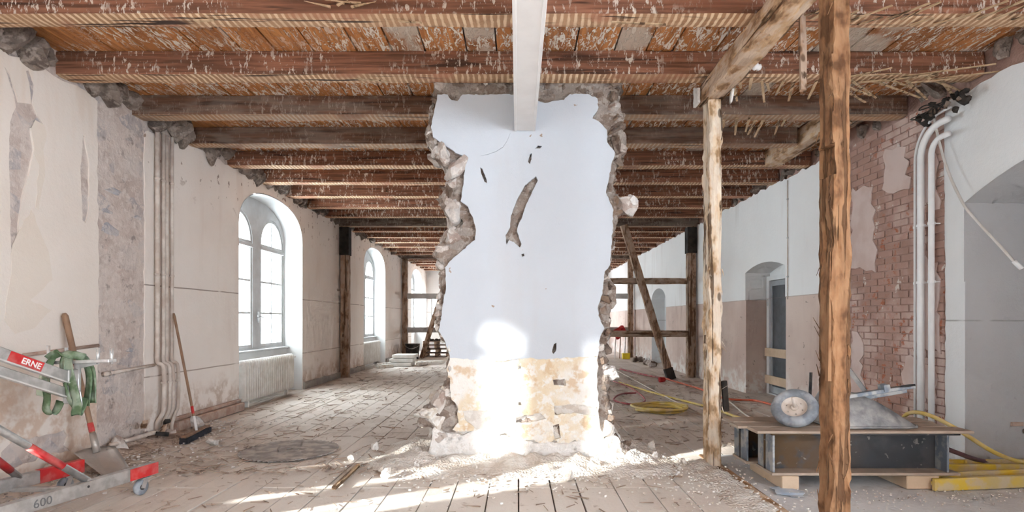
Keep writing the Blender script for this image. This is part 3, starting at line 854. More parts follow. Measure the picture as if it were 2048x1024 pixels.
w1 = build_window()
wins = [w1] + [copy_tree(w1) for _ in range(4)]
for k, (wn, nd, lab) in enumerate(zip(wins, (NICHE[1], NICHE[2], NICHE[3], NICHE[0], NICHE[4]),
        ('large arched double window nearest the heating pipes', 'arched window between the two dark wall posts', 'farthest arched window by the grey rails and pallets', 'arched window beside the viewer, under added sun-slitting boards', 'arched window on the window wall behind the viewer'))):
    wn.name = 'window_%d' % (k + 1); wn.location = (XB, nd, 0)
    tag(wn, lab, 'window', kind='structure')
wfw = empty('window_6', (-3.075, D1, .85), label='rectangular window in the far end wall behind the pallets', cat='window', kind='structure')
mbf = MB().sheet([(-3.95, .85), (-2.2, .85), (-2.2, 2.35), (-3.95, 2.35)], [[(-3.89, .91), (-3.11, .91), (-3.11, 2.29), (-3.89, 2.29)], [(-3.04, .91), (-2.26, .91), (-2.26, 2.29), (-3.04, 2.29)]], fy(D1 + .04, D1 + .1))
obj('frame', mbf, 'window_paint', wfw)
for a, b in ((-3.89, -3.11), (-3.04, -2.26)):
    for z0, z1 in ((.91, 1.36), (1.385, 1.84), (1.865, 2.29)):
        obj('pane', MB().box(a, b, D1 + .068, D1 + .072, z0, z1), 'window_glass', wfw)
    for zz in (1.372, 1.852): obj('muntin', MB().box(a, b, D1 + .05, D1 + .09, zz - .013, zz + .013), 'window_paint', wfw)
# unseen boards added outside the first window, their gaps shaping the sun patches
R = random.Random(3)
gaps = [(1.93, 2.01), (2.13, 2.19), (2.68, 2.81)]
edges = [1.60] + [e for g_ in gaps for e in g_] + [3.55, 3.58, 4.35]
for a, b in zip(edges[0::2], edges[1::2]):
    n = max(1, round((b - a) / .22))
    for j in range(n):
        o = obj('sun_slit_board', MB().box(-4.70, -4.67, a + (b - a) * j / n, a + (b - a) * (j + 1) / n - .002, .55, 3.60), 'board_pale')
        tag(o, 'unseen board added over the window beside the viewer to slit the sun', 'board', 'added boards that slit the sun')

# light portals at the openings (they guide the sky light, they add none)
def portal(loc, rot, sx, sy):
    l = bpy.data.lights.new('portal', 'AREA'); l.shape = 'RECTANGLE'; l.size = sx; l.size_y = sy; l.cycles.is_portal = True
    o = bpy.data.objects.new('portal', l); COL.objects.link(o); o.location = loc; o.rotation_euler = rot
for nd in NICHE: portal((-4.66, nd + 1.24, 2.05), (0, -PI / 2, 0), 2.6, 2.5)
portal((-3.075, D1 + .26, 1.6), (-PI / 2, 0, 0), 1.75, 1.5)
for c in (-2.95, -.45): portal((4.42, c, 2.05), (0, PI / 2, 0), 2.4, 1.9)
portal((2.05, D1 + .26, 1.6), (-PI / 2, 0, 0), 1.75, 1.5)

# ================================================================== TIMBER
ORD = ['first', 'second', 'third', 'fourth', 'fifth', 'sixth', 'seventh', 'eighth', 'ninth', 'tenth', 'eleventh', 'twelfth', 'thirteenth', 'fourteenth',
       'fifteenth', 'sixteenth', 'seventeenth', 'eighteenth', 'nineteenth', 'twentieth', 'twenty-first', 'twenty-second']
R = random.Random(21)
for k in range(-4, 22):
    d = 4.07 + k + .10
    mm = 'joist'; x1 = 4.21; w_, h_ = .20, .215
    if k in (2, 3): mm = 'joist_old'
    if k in (9, 16): mm = 'joist_main'; h_ = .25
    if k in (3,): x1 = 3.52
    mb = timber((-4.20, d, BOARD_Z - h_ / 2 + .003), (x1, d, BOARD_Z - h_ / 2 + .003), w_, h_, k + 5, .007 if k < 8 else .004, .16 if k < 8 else .4, 4 if k < 8 else 2)
    o = obj('ceiling_beam', mb, mm)
    if k < 0: lab = 'dark ceiling beam overhead in front of the picture, %s behind the topmost one' % ORD[-k - 1]
    else: lab = {0: 'topmost ceiling beam, striped underside, nearest the viewer', 1: 'second ceiling beam from the viewer, just in front of the pillar head',
                 2: 'greyed ceiling beam cut across by the pillar head', 9: 'thick dark main beam above the first pair of wall posts',
                 16: 'thick dark main beam above the farther pair of wall posts'}.get(k, '%s brown ceiling beam counting back from the topmost one' % ORD[k])
    tag(o, lab, 'beam', 'ceiling beams', 'thing')
    if k == 0:
        for q in range(6):
            a = Vector((-1.35 + q * .05, 4.065 - .004, 3.60 + .012 * (q % 3))); b_ = a + Vector((R.uniform(-.28, .3), -.02 - .02 * (q % 2), R.uniform(-.03, .06)))
            obj('torn_sliver', MB().bar(a, b_, .02, .012, w1=.003, h1=.003), 'lath_wood', o)
tm = obj('trimmer_beam', timber((3.64, 6.285, BEAM_Z + .085), (3.64, 8.055, BEAM_Z + .085), .20, .22, 77, .008), 'header_wood')
tag(tm, 'short pale beam running lengthwise between joists near the brick strip', 'beam', kind='thing')

# white boxed beam running from the pillar to above the viewer
wbm = empty('white_beam', (.0675, 1.6, 3.104), label='white painted beam running from the pillar head towards the viewer', cat='beam', kind='thing')
obj('casing', MB().box(-.022, .157, -2.5, 5.245, 3.104, 3.545), 'white_paint', wbm, bevel=.008)
obj('edge_strip', MB().box(-.030, -.006, -2.5, 5.243, 3.098, 3.125), 'white_paint', wbm, bevel=.004)
obj('edge_strip', MB().box(.141, .165, -2.5, 5.243, 3.098, 3.125), 'white_paint', wbm, bevel=.004)

# ================================================================== BROKEN PILLAR
DP = 5.25
pl = empty('wall_pillar', (0.05, 5.55, 0), label='remnant of a demolished masonry wall, white plaster above, bare stone below', cat='wall remnant', kind='structure')
pl.name = 'wall_remnant'; ORG['wall_remnant'] = Vector((0.05, 5.55, 0))


def pp(px, py, d=DP): return ((px - CX) * d / F, CAMZ + (CY - py) * d / F)


PLASTER_L = [(875, 189), (870, 215), (862, 252), (866, 274), (887, 290), (915, 307), (929, 312), (930, 340), (925, 375), (921, 402), (935, 412), (947, 440), (952, 460),
             (950, 480), (925, 500), (900, 522), (890, 535), (892, 575), (887, 605), (882, 635), (877, 662), (887, 677), (897, 702), (900, 716)]
PLASTER_R = [(1196, 712), (1200, 677), (1209, 657), (1197, 632), (1196, 612), (1205, 587), (1210, 542), (1220, 530), (1225, 460), (1227, 420), (1212, 385), (1215, 370),
             (1222, 335), (1230, 305), (1215, 285), (1214, 260), (1200, 245), (1185, 237), (1197, 215), (1195, 197), (1175, 188), (1140, 188), (1128, 200), (1105, 202), (1090, 206), (1077, 202), (1070, 190), (1030, 189), (925, 189), (915, 202), (903, 200), (895, 189)]
SIL_L = [(872, 168), (857, 235), (854, 270), (855, 300), (875, 327), (895, 350), (897, 365), (882, 385), (880, 410), (890, 430), (912, 435), (925, 452), (905, 465), (870, 495),
         (869, 520), (882, 535), (880, 575), (875, 595), (875, 620), (870, 640), (870, 657), (887, 685), (897, 707), (892, 737), (895, 757), (882, 782), (845, 817), (839, 842), (862, 852), (860, 887), (850, 930)]
SIL_R = [(1262, 930), (1252, 892), (1225, 862), (1230, 832), (1222, 812), (1215, 775), (1218, 740), (1213, 712), (1207, 695), (1222, 677), (1220, 640), (1220, 620), (1230, 605), (1228, 575), (1216, 555),
         (1218, 525), (1228, 490), (1232, 437), (1245, 420), (1232, 385), (1230, 375), (1232, 340), (1250, 315), (1250, 285), (1243, 275), (1248, 245), (1236, 200), (1244, 168)]
mid = [pp(1077, 719), pp(1060, 715), pp(1000, 722)]
gouge = [pp(1072, 352), pp(1076, 360), pp(1066, 380), pp(1052, 410), pp(1045, 432), pp(1036, 452), pp(1034, 462), pp(1043, 488), pp(1040, 495), pp(1028, 484), pp(1018, 480), pp(1013, 489), pp(1011, 470), pp(1020, 455), pp(1022, 430), pp(1036, 395), pp(1050, 370)]
g2 = [pp(960, 335), pp(964, 336), pp(973, 358), pp(974, 366), pp(969, 364), pp(963, 348)]
g3 = [pp(1060, 308), pp(1064, 306), pp(1063, 318), pp(1060, 328), pp(1056, 324)]
g4 = [pp(1070, 297), pp(1076, 291), pp(1084, 292), pp(1080, 297)]
g5 = [pp(1108, 688), pp(1113, 686), pp(1112, 702), pp(1107, 708), pp(1104, 704)]
g6 = [pp(1043, 508), pp(1048, 507), pp(1049, 512), pp(1044, 514)]
cr = [(958, 313), (975, 309), (992, 303), (1006, 294), (1014, 282), (1020, 268), (1024, 257)]
crack = [pp(x, y - .45) for x, y in cr] + [pp(x, y + .45) for x, y in reversed(cr[1:-1])]
outer = [pp(*p) for p in PLASTER_L] + list(reversed(mid)) + [pp(*p) for p in PLASTER_R]
outer = jag(outer, .006, .025, 51)
holes = [jag(h, .003, .02, 60 + i) for i, h in enumerate((gouge, g2, g3, g4, g5, g6))] + [crack]
obj('plaster_coat', MB().sheet(outer, holes, fy(DP, DP + .035)), 'pillar_white', pl)
cream = [pp(x, y) for x, y in ((899, 712), (893, 740), (900, 765), (903, 800), (915, 812), (917, 845), (905, 860), (925, 872), (958, 862), (985, 876), (1010, 866), (1040, 882), (1068, 880), (1085, 893), (1108, 880),
                               (1125, 896), (1150, 880), (1175, 890), (1200, 895), (1208, 880), (1200, 850), (1196, 800), (1195, 760), (1196, 705), (1077, 712))]
ch = [[pp(x, y) for x, y in q] for q in (((1108, 812), (1150, 808), (1195, 815), (1193, 832), (1150, 826), (1110, 830)), ((1032, 836), (1080, 826), (1092, 838), (1060, 846), (1032, 846)),
      ((1106, 852), (1118, 848), (1122, 876), (1110, 880)), ((925, 822), (975, 820), (985, 845), (960, 868), (930, 840)), ((1106, 760), (1130, 758), (1132, 772), (1108, 770)), ((1036, 733), (1042, 732), (1042, 737), (1037, 738)), ((1036, 805), (1042, 804), (1043, 811), (1037, 811)))]
obj('plaster_undercoat', MB().sheet(jag(cream, .010, .03, 53), [jag(c, .006, .03, 70 + i) for i, c in enumerate(ch)], fy(DP + .012, DP + .05)), 'pillar_cream', pl)


def remesh(mb, vox, name):
    o = bpy.data.objects.new(name, mb.mesh(name)); COL.objects.link(o)
    md = o.modifiers.new('r', 'REMESH'); md.mode = 'VOXEL'; md.voxel_size = vox
    me = bpy.data.meshes.new_from_object(o.evaluated_get(bpy.context.evaluated_depsgraph_get()))
    bpy.data.objects.remove(o)
    return me


def rough_core(name, poly, d0, d1, vox, amp, m, parent, seed=0):
    me = remesh(MB().sheet(poly, [], fy(d0, d1)), vox, name); off = Vector((seed, seed * 2, 0)); org = ORG[parent.name]
    me.calc_loop_triangles()
    nr = [v.normal.copy() for v in me.vertices]
    for v, n_ in zip(me.vertices, nr):
        f = noise.fractal(v.co * 6 + off, 1.0, 2.0, 5) * amp + (noise.voronoi(v.co * 7 + off)[0][0] - .25) * amp * .8
        if n_.y < -.5: f = min(f, 0.004)
        v.co = v.co + n_ * f - org
    me.materials.clear(); me.materials.append(MATS[m])
    o = bpy.data.objects.new(name, me); COL.objects.link(o); o.parent = parent
    return o


sil = [pp(x + 7, y, 5.45) for x, y in SIL_L] + [pp(x - 7, y, 5.45) for x, y in SIL_R]
rough_core('masonry_core', sil, DP + .045, DP + .58, .022, .035, 'masonry_core', pl, 3)


foot = [pp(x, y) for x, y in ((866, 850), (890, 868), (925, 872), (960, 864), (1000, 874), (1040, 880), (1085, 890), (1125, 888), (1160, 880), (1205, 884), (1222, 868), (1250, 905), (1258, 940), (856, 940), (860, 890))]
rough_core('mortar_foot', foot, DP + .0, DP + .2, .018, .03, 'mortar_white', pl, 8)


bed = [pp(x, y) for x, y in ((906, 722), (1190, 720), (1194, 800), (1200, 930), (910, 930), (908, 850), (914, 815), (905, 790))]
rough_core('mortar_bed', bed, DP + .04, DP + .12, .018, .028, 'mortar_bed', pl, 12)


def edge_stones(sil_, inner, side, seed, mats_, sizes):
    """stones breaking out along one edge"""
    R = random.Random(seed)
    def xat(poly, y):
        for (x0, y0), (x1, y1) in zip(poly, poly[1:]):
            if min(y0, y1) <= y <= max(y0, y1) and y0 != y1: return x0 + (x1 - x0) * (y - y0) / (y1 - y0)
        return None
    y = 172
    while y < 925:
        xo, xi = xat(sil_, y), xat(inner, y)
        h = R.uniform(*sizes)
        if xo is not None:
            if xi is None: xi = xo - side * 30
            gap = abs(xi - xo)
            for layer in range(3):
                dd = DP + .07 + layer * .19 + R.uniform(-.03, .03)
                r = min(max(gap * .62, 9), 26) * R.uniform(.8, 1.15)
                cxp = xo - side * r * .75
                X, Z = pp(cxp, y + R.uniform(-4, 4), dd)
                sc = r * dd / F
                inst('stone', R.choice(rocks(mats_(y, R), 5)), (X, dd, Z), (R.uniform(0, 6), R.uniform(-.4, .4), R.uniform(0, 6)), (sc, sc * R.uniform(.8, 1.5), min(h * dd / F * .8, sc * 1.2)), pl)
        y += h * 1.05


edge_stones(SIL_L, PLASTER_L + [(905, 760), (905, 930)], -1, 5, lambda y, R: 'stone_pale' if y > 640 and R.random() < .85 else ('stone_grey' if R.random() < .85 else 'stone_dark'), (16, 27))
edge_stones(list(reversed(SIL_R)), list(reversed(PLASTER_R[:18])) + [(1196, 712), (1200, 930)], 1, 6,
            lambda y, R: ('stone_pale' if y > 800 and R.random() < .8 else ('stone_dark' if R.random() < .85 else 'stone_grey')), (15, 24))
R = random.Random(8)
for k in range(24):                                            # broken head of the pillar under the boards
    px = 878 + k * 15.4
    X, Z = pp(px, R.uniform(170, 182), DP + .12)
    inst('stone', R.choice(rocks('stone_grey' if px < 1020 else 'stone_dark', 5)), (X, DP + .12 + R.uniform(-.05, .04), Z), (R.uniform(0, 6), R.uniform(0, 6), R.uniform(0, 6)), (R.uniform(.05, .085), .08, R.uniform(.035, .06)), pl)
for k, (px, py, r, rz, mm) in enumerate(((905, 200, .05, .035, 'stone_grey'), (1250, 412, .12, .08, 'stone_grey'), (1268, 402, .09, .075, 'mortar_white'), (1222, 742, .11, .085, 'mortar_white'), (862, 830, .13, .09, 'stone_pale'), (880, 870, .16, .09, 'stone_pale'),
                                     (878, 300, .10, .13, 'stone_grey'), (900, 330, .10, .09, 'stone_grey'), (905, 395, .10, .12, 'stone_grey'), (915, 480, .12, .09, 'stone_grey'), (890, 505, .10, .08, 'stone_grey'),
                                     (1243, 300, .07, .10, 'stone_dark'), (1225, 225, .09, .12, 'stone_dark'), (1212, 650, .05, .06, 'stone_dark'), (1210, 600, .07, .06, 'stone_dark'), (1212, 700, .07, .11, 'stone_dark'))):
    X, Z = pp(px, py, DP + .1)
    inst('stone', R.choice(rocks(mm, 5, 3)), (X, DP + .12, Z), (R.uniform(0, 6), R.uniform(-.3, .3), R.uniform(0, 6)), (r * .95, r, rz), pl)

# ================================================================== PARTITION POSTS
def splinters(parent, pts, seed, m, n, length=(.06, .2)):
    R = random.Random(seed)
    for _ in range(n):
        a, b, dirs = R.choice(pts); p = Vector(a).lerp(Vector(b), R.random()); L = R.uniform(*length)
        q = p + Vector((R.uniform(-.01, .01), R.uniform(-.01, .01), L * R.choice((-1, 1)))) + Vector(dirs) * R.uniform(.008, .03)
        obj('splinter', MB().bar(p, q, R.uniform(.004, .010), .004, w1=.002, h1=.002), m, parent)


p1 = obj('timber_post', timber((1.805, 5.215, 0), (1.805, 5.215, 3.35), .115, .18, 2, .012, .025, 8, notches=((2.18, 2.34, 2, .05, -.7, .4), (1.0, 1.09, 2, .05, -1, .2), (1.12, 1.2, 1, .03, -.3, .9)), fray=.035, chop=.012), 'post_pale')
tag(p1, 'pale splintered timber post standing under the far end of the header', 'post', 'partition posts')
splinters(p1, (((1.75, 5.12, .3), (1.75, 5.12, 3.2), (-1, -1, 0)), ((1.86, 5.12, .3), (1.86, 5.12, 3.2), (1, -1, 0))), 4, 'post_pale', 18, (.03, .09))
p2 = obj('timber_post', timber((1.797, 3.19, 0), (1.797, 3.19, 3.35), .105, .14, 9, .014, .03, 8, notches=((2.15, 2.32, 1, .03, -1, 1), (2.16, 2.3, 2, .04, -.2, .5), (1.55, 1.6, 2, .02, -.5, .5)), fray=.03, chop=.012), 'post_wood')
tag(p2, 'brown hewn timber post nearest the viewer, with knots and splits', 'post', 'partition posts')
splinters(p2, (((1.745, 3.12, .2), (1.745, 3.12, 3.2), (-1, -.4, 0)), ((1.745, 3.25, .2), (1.745, 3.25, 3.2), (-1, .3, 0))), 5, 'post_wood', 22, (.03, .08))
obj('split_sliver', MB().bar((1.735, 3.14, 1.0), (1.738, 3.13, 1.72), .02, .03, w1=.006, h1=.01), 'post_wood', p2)
hd = obj('header_beam', timber((1.80, 5.36, 3.447), (1.80, -1.0, 3.447), .19, .185, 14, .012, .04, 8, fray=.02, chop=.012), 'header_wood')
tag(hd, 'weathered timber header resting on the two partition posts', 'beam', kind='thing')
splinters(hd, (((1.72, 5.3, 3.36), (1.72, 3.0, 3.36), (-1, 0, -.5)),), 6, 'lath_wood', 14, (.02, .05))
obj('plaster_scrap', MB().sheet(jag([(5.36, 3.36), (5.22, 3.36), (5.23, 3.5), (5.36, 3.55)], .01, .04, 3), [], fr(1.697, 1.675)), 'mortar_white', hd)
ins = empty('porcelain_insulator', (1.91, 4.55, 3.33), label='white porcelain insulator on the side of the header', cat='insulator')
obj('body', MB().lathe([(.012, .0), (.03, .012), (.034, .03), (.02, .045), (.028, .06), (.012, .075)], (1.90, 4.55, 3.40), (1, 0, -.3)), 'white_paint', ins, True)
ins2 = empty('junction_plate', (1.92, 5.1, 3.3), label='round white plaster-covered disc at the far end of the header', cat='disc')
obj('body', MB().lathe([(.0, .0), (.10, .0), (.105, .01), (.09, .02), (.0, .022)], (1.905, 5.02, 3.38), (1, -.25, -.1)), 'mortar_white', ins2, True)
# stub of rail behind the post and the leaning struts
for a, b, w_, mm, lab in (((2.05, 4.05, 3.55), (1.98, 3.9, 2.93), .045, 'frame_wood', 'short dark batten slanting from the header to the near post'),
                          ((1.98, 3.95, 3.62), (2.2, 3.6, 3.44), .04, 'lath_wood', 'short pale stick wedged between header and near post'),
                          ((1.93, 5.20, .50), (1.89, 5.15, .78), .05, 'charred', 'charred scrap of wood hanging on the far post')):
    tag(obj('batten', timber(a, b, w_, .03, 3, .006, .06, 3), mm), lab, 'batten')

# broken laths hanging from the beams on the right
R = random.Random(77)
lath_spots = []
for k in range(17): lath_spots.append((2.0 + k * .058 + R.uniform(-.02, .02), R.choice((5.12, 5.18, 5.24, 6.12, 6.2)), 0))
for k in range(15): lath_spots.append((2.75 + k * .08 + R.uniform(-.02, .02), R.choice((5.10, 5.16, 5.22)), 1))
for k in range(13): lath_spots.append((2.05 + k * .13 + R.uniform(-.03, .03), R.choice((4.12, 4.2)), 2))
for k in range(5): lath_spots.append((-2.3 + k * .75 + R.uniform(-.1, .1), (4.15, 5.15)[k % 2], 3))
for i_, (x, y, kd) in enumerate(lath_spots):
    L = R.uniform(.16, .42) if kd != 1 else R.uniform(.3, .75)
    az = R.uniform(-.18, .18) + (1.25, .55, 1.2, .4)[kd]; dip = R.uniform(.02, .26) if kd != 1 else R.uniform(.0, .12)
    dv = Vector((math.cos(az) * math.cos(dip), math.sin(az) * math.cos(dip) * (1 if kd == 0 or (kd == 1 and i_ % 2) else -1), -math.sin(dip)))
    a = Vector((x, y, BEAM_Z - .010 - .002 * (i_ % 5)))
    o = obj('broken_lath', MB().bar(a, a + dv * L, R.uniform(.022, .034), .007, w1=.02), 'lath_wood')
    tag(o, {0: 'broken lath dangling in the cluster beyond the header', 1: 'long loose lath caught under the beams near the brick strip',
            2: 'broken lath stuck under the topmost beam beside the near post', 3: 'splinter of lath hanging from a beam near the white beam'}[kd], 'lath', 'broken laths under the ceiling')

# timber frames across the hall
def frame_post(x, d, lab, m='frame_wood', w_=.19):
    o = obj('wall_post', timber((x, d, 0), (x, d, BEAM_Z - .04), w_, .19, int(abs(x * 10) + d), .012, .12, 4), m)
    tag(o, lab, 'post', 'posts against the walls'); o['kind'] = 'thing'
    return o


fpst = frame_post(-4.03, 13.17, 'dark timber post against the window wall, between the two nearer windows')
obj('charred_head', MB().box(-4.138, -3.92, 13.06, 13.28, 2.85, 3.5), 'charred', fpst)
frame_post(-4.03, 20.17, 'slim timber post against the window wall, holding the grey rails')
fpr = frame_post(4.06, 13.17, 'timber post against the door wall, with two rails and black top')
obj('charred_head', MB().box(3.95, 4.165, 13.06, 13.28, 2.9, 3.5), 'charred', fpr)
frame_post(4.05, 20.17, 'farthest timber post on the door side, beyond the slanting brace')
for x0, x1, d, z, h_, m_, lab in ((1.36, 3.955, 13.17, 2.25, .14, 'frame_rail', 'upper wooden rail from the pillar to the wall post, door side'),
                                  (1.36, 3.955, 13.12, 1.02, .15, 'frame_rail', 'lower wooden rail behind the slanting brace, door side'),
                                  (-3.93, -1.26, 20.05, 2.19, .19, 'grey_board', 'upper grey board rail in the window-side aisle'),
                                  (-3.93, -1.26, 20.05, .99, .19, 'grey_board', 'lower grey board rail in the window-side aisle'),
                                  (1.26, 3.94, 20.05, 2.19, .19, 'grey_board', 'upper grey board rail far down the door-side aisle'),
                                  (1.26, 3.94, 20.05, .99, .19, 'grey_board', 'lower grey board rail far down the door-side aisle')):
    o = obj('frame_rail', timber((x0, d, z), (x1, d, z), .12 if 'wood' in lab else .05, h_, int(z * 10 + d), .008, .25, 3), m_); tag(o, lab, 'rail', 'rails of the timber frames')
for x, d in ((1.25, 13.17), (-1.15, 20.17), (1.15, 20.17)):
    o = frame_post(x, d, 'inner timber post behind the pillar carrying the rails, %s' % ('door side, nearer' if d < 14 else ('window side' if x < 0 else 'door side, farther')))
br = obj('brace', timber((2.45, 12.98, 3.52), (3.47, 12.7, .0), .16, .14, 31, .012, .12, 4, up=(0, 1, 0)), 'frame_wood')
tag(br, 'long slanting timber brace leaning across the two wooden rails', 'brace')
obj('charred_foot', MB().bar((3.40, 12.72, .25), (3.475, 12.695, -.0), .185, .165, up=(0, 1, 0)), 'charred', br)
tag(obj('brace', timber((-3.38, 19.85, .0), (-2.30, 19.9, 3.5), .17, .12, 33, .01, .2, 3, up=(0, 1, 0)), 'frame_wood'), 'slanting brown timber brace in front of the grey rails', 'brace')

# ================================================================== RADIATORS AND PIPES
def radiator(d0, n, z0, z1, x0, lab, pitch=.075, thick=.13):
    r = empty('radiator', (x0 + thick / 2, d0 + n * pitch / 2, z0), label=lab, cat='radiator', group='radiators under the windows')
    rb = MB()
    prof = [(0, z0 + .02), (.02, z0), (thick - .02, z0), (thick, z0 + .02), (thick, z1 - .03), (thick - .03, z1), (.03, z1), (0, z1 - .03)]
    rb.sheet(prof, [], lambda u, v, t: Vector((x0 + u, d0 + (.016 if t == 0 else pitch - .020), v)))
    first = obj('rib', rb, 'radiator_paint', r, bevel=.008)
    for k in range(1, n):
        o = inst('rib', first.data, (0, 0, 0)); o.parent = r; o.location = (0, k * pitch, 0)
        b = o.modifiers.new('edge', 'BEVEL'); b.width = .008; b.segments = 1
    for z in (z0 + .06, z1 - .06):
        obj('header_tube', MB().tube([(x0 + thick / 2, d0 - .03, z), (x0 + thick / 2, d0 + n * pitch + .02, z)], .022, 8), 'radiator_paint', r, True)
    for y in (d0 + .2, d0 + n * pitch - .2):
        obj('foot', MB().box(x0 + .03, x0 + .09, y - .02, y + .02, 0.0, z0 + .01), 'radiator_paint', r)
    obj('valve', MB().tube([(x0 + thick / 2, d0 + n * pitch + .02, z1 - .06), (x0 + thick / 2, d0 + n * pitch + .09, z1 - .06), (x0 + thick / 2 + .05, d0 + n * pitch + .09, z1 - .06)], .018, 8), 'radiator_paint', r, True)
    return r


radiator(8.43, 25, .10, .725, -4.215, 'cream ribbed radiator under the large window nearest the heating pipes')
radiator(15.24, 24, .10, .725, -4.28, 'cream ribbed radiator under the window between the dark posts')

# four riser pipes on the window wall
cols = (6.405, 6.495, 6.575, 6.655)
for k, d in enumerate(cols):
    X = -4.10 + .012 * (k % 2)
    pts = [(X, d, 3.50), (X, d, 2.6), (X, d, 1.0), (X, d, .86), (X + .05, d + .035, .78), (X + .05, d + .035, .34), (X + .03, d + .02, .24), (X, d - .005, .16 - .02 * k), (X + .005, d + .0, .0)]
    rp = [pts[0], pts[1], pts[2]] + spline(pts[2:], 5)[1:]
    t = empty('riser_pipe', (X, d, 0), group='riser pipes on the window wall', cat='pipe',
              label=('thicker heating pipe beside the bare masonry strip' if k == 0 else '%s heating pipe of the four risers, counting from the bare masonry' % ORD[k]))
    obj('tube', MB().tube(rp, .024 if k == 0 else .0195, 10), 'pipe_paint', t, True)
    for z in (2.95, 1.86, .62):
        xx = X + (.05 if z < .7 else 0); yy = d + (.035 if z < .7 else 0)
        obj('clamp', MB().tube([(xx, yy, z - .012), (xx, yy, z + .012)], .031 if k == 0 else .026, 10), 'pipe_paint', t, True)
t = empty('branch_pipe', (-4.13, 6.0, .83), label='horizontal pipe stub across the bare masonry to the risers', cat='pipe')
obj('tube', MB().tube([(-4.11, 5.62, .80), (-4.11, 6.36, .83)], .018, 8), 'pipe_paint', t, True)
obj('end_cap', MB().tube([(-4.11, 5.60, .80), (-4.11, 5.66, .802)], .026, 8), 'pipe_paint', t, True)
t = empty('floor_pipe', (-4.0, 6.0, .03), label='bent grey pipe on the floor at the foot of the bare masonry', cat='pipe')
obj('tube', MB().tube(spline([(-4.02, 5.55, .10), (-3.98, 5.9, .11), (-3.98, 6.2, .10), (-4.02, 6.32, .02)], 6), .022, 8), 'pipe_paint', t, True)
# ledge line with a rusty pipe behind the shovel
t = empty('wall_pipe', (-4.12, 5.2, 1.05), label='rusty thin pipe along the near plaster behind the shovel handle', cat='pipe')
obj('tube', MB().tube([(-4.13, 4.7, 1.045), (-4.13, 5.54, 1.09)], .016, 8), 'sill_brown', t, True)

# white pipes beside the brick strip
for px_d, r, zt, lab in ((5.84, .013, 3.10, 'thin white pipe next to the bricks, nearest the brick strip'), (5.73, .032, 3.16, 'thick white pipe bending into the wall, middle of three'),
                         (5.59, .027, 3.13, 'white pipe with a curved top beside the white wall edge')):
    t = empty('white_pipe', (4.13, px_d, 0), label=lab, cat='pipe', group='white pipes beside the bricks')
    X = 4.14 - r
    rb = px_d - 5.45; zt = 2.98
    arc = [(X, 5.45 + rb * math.cos(a), zt + rb * math.sin(a)) for a in [PI / 2 * i / 10 for i in range(11)]]
    obj('tube', MB().tube([(X, px_d, 0.0), (X, px_d, 1.5)] + arc + [(X, 5.36, zt + rb)], r, 12), 'pipe_white', t, True)
    for z in (2.3, 1.72): obj('clamp', MB().tube([(X, px_d, z - .012), (X, px_d, z + .012)], r * 1.3, 12).bar((X, px_d, z), (4.2, px_d, z), .012, .012), 'pipe_white', t)
t = empty('cable_bundle', (4.10, 5.45, 3.30), label='charred tangle of cables above the white pipes', cat='cable')
R = random.Random(12)
for k in range(16):
    c = Vector((4.06 + R.uniform(-.04, .06), 5.42 + R.uniform(-.3, .3), 3.36 + R.uniform(-.06, .09)))
    inst('scrap', R.choice(rocks('charred' if k % 4 else 'stone_dark', 4)), c, (R.uniform(0, 6), R.uniform(0, 6), R.uniform(0, 6)), (R.uniform(.02, .055), R.uniform(.04, .08), R.uniform(.02, .04)), t)
for k in range(5):
    p = [Vector((4.08, 5.5 + R.uniform(-.2, .15), 3.42)) + Vector((R.uniform(-.1, .05), R.uniform(-.25, .25), R.uniform(-.12, .06))) * q for q in (0, .5, 1, 1.6)]
    obj('loose_wire', MB().tube(spline(p, 5), .006, 6), 'charred', t)
t = empty('conduit', (4.12, 5.2, 1.8), label='thin grey conduit hanging loose across the arched recess', cat='conduit')
obj('tube', MB().tube(spline([at(1868, 236, 5.56), at(1880, 290, 5.48), at(1897, 345, 5.36), at(1925, 405, 5.18), at(1950, 438, 5.08), at(2000, 492, 4.92), at(2036, 532, 4.80)], 8), .0115, 8), 'conduit_grey', t, True)
obj('end_fitting', MB().tube([at(2028, 522, 4.82), at(2044, 538, 4.79)], .02, 8), 'pipe_white', t, True)
t = empty('socket_hole', (4.9, 5.27, .3), label='broken out wall socket low on the arched recess side', cat='socket')
obj('opening', MB().box(4.62, 4.74, 5.262, 5.277, .345, .385), 'sill_brown', t, bevel=.005)
obj('hole', MB().lathe([(.0, 0), (.025, 0), (.03, .006), (.0, .01)], (4.76, 5.275, .30), (0, -1, 0), 10), 'under_dark', t)

t = empty('wall_conduit', (4.175, 8.72, 1.7), label='thin upright conduit on the plaster beside the door recess', cat='conduit')
obj('tube', MB().tube([(4.176, 8.70, 1.66), (4.176, 8.70, 3.50)], .008, 8), 'pipe_paint', t, True)
for z in (2.0, 2.6, 3.2): obj('clip', MB().box(4.168, 4.187, 8.685, 8.715, z, z + .02), 'galvanised', t)
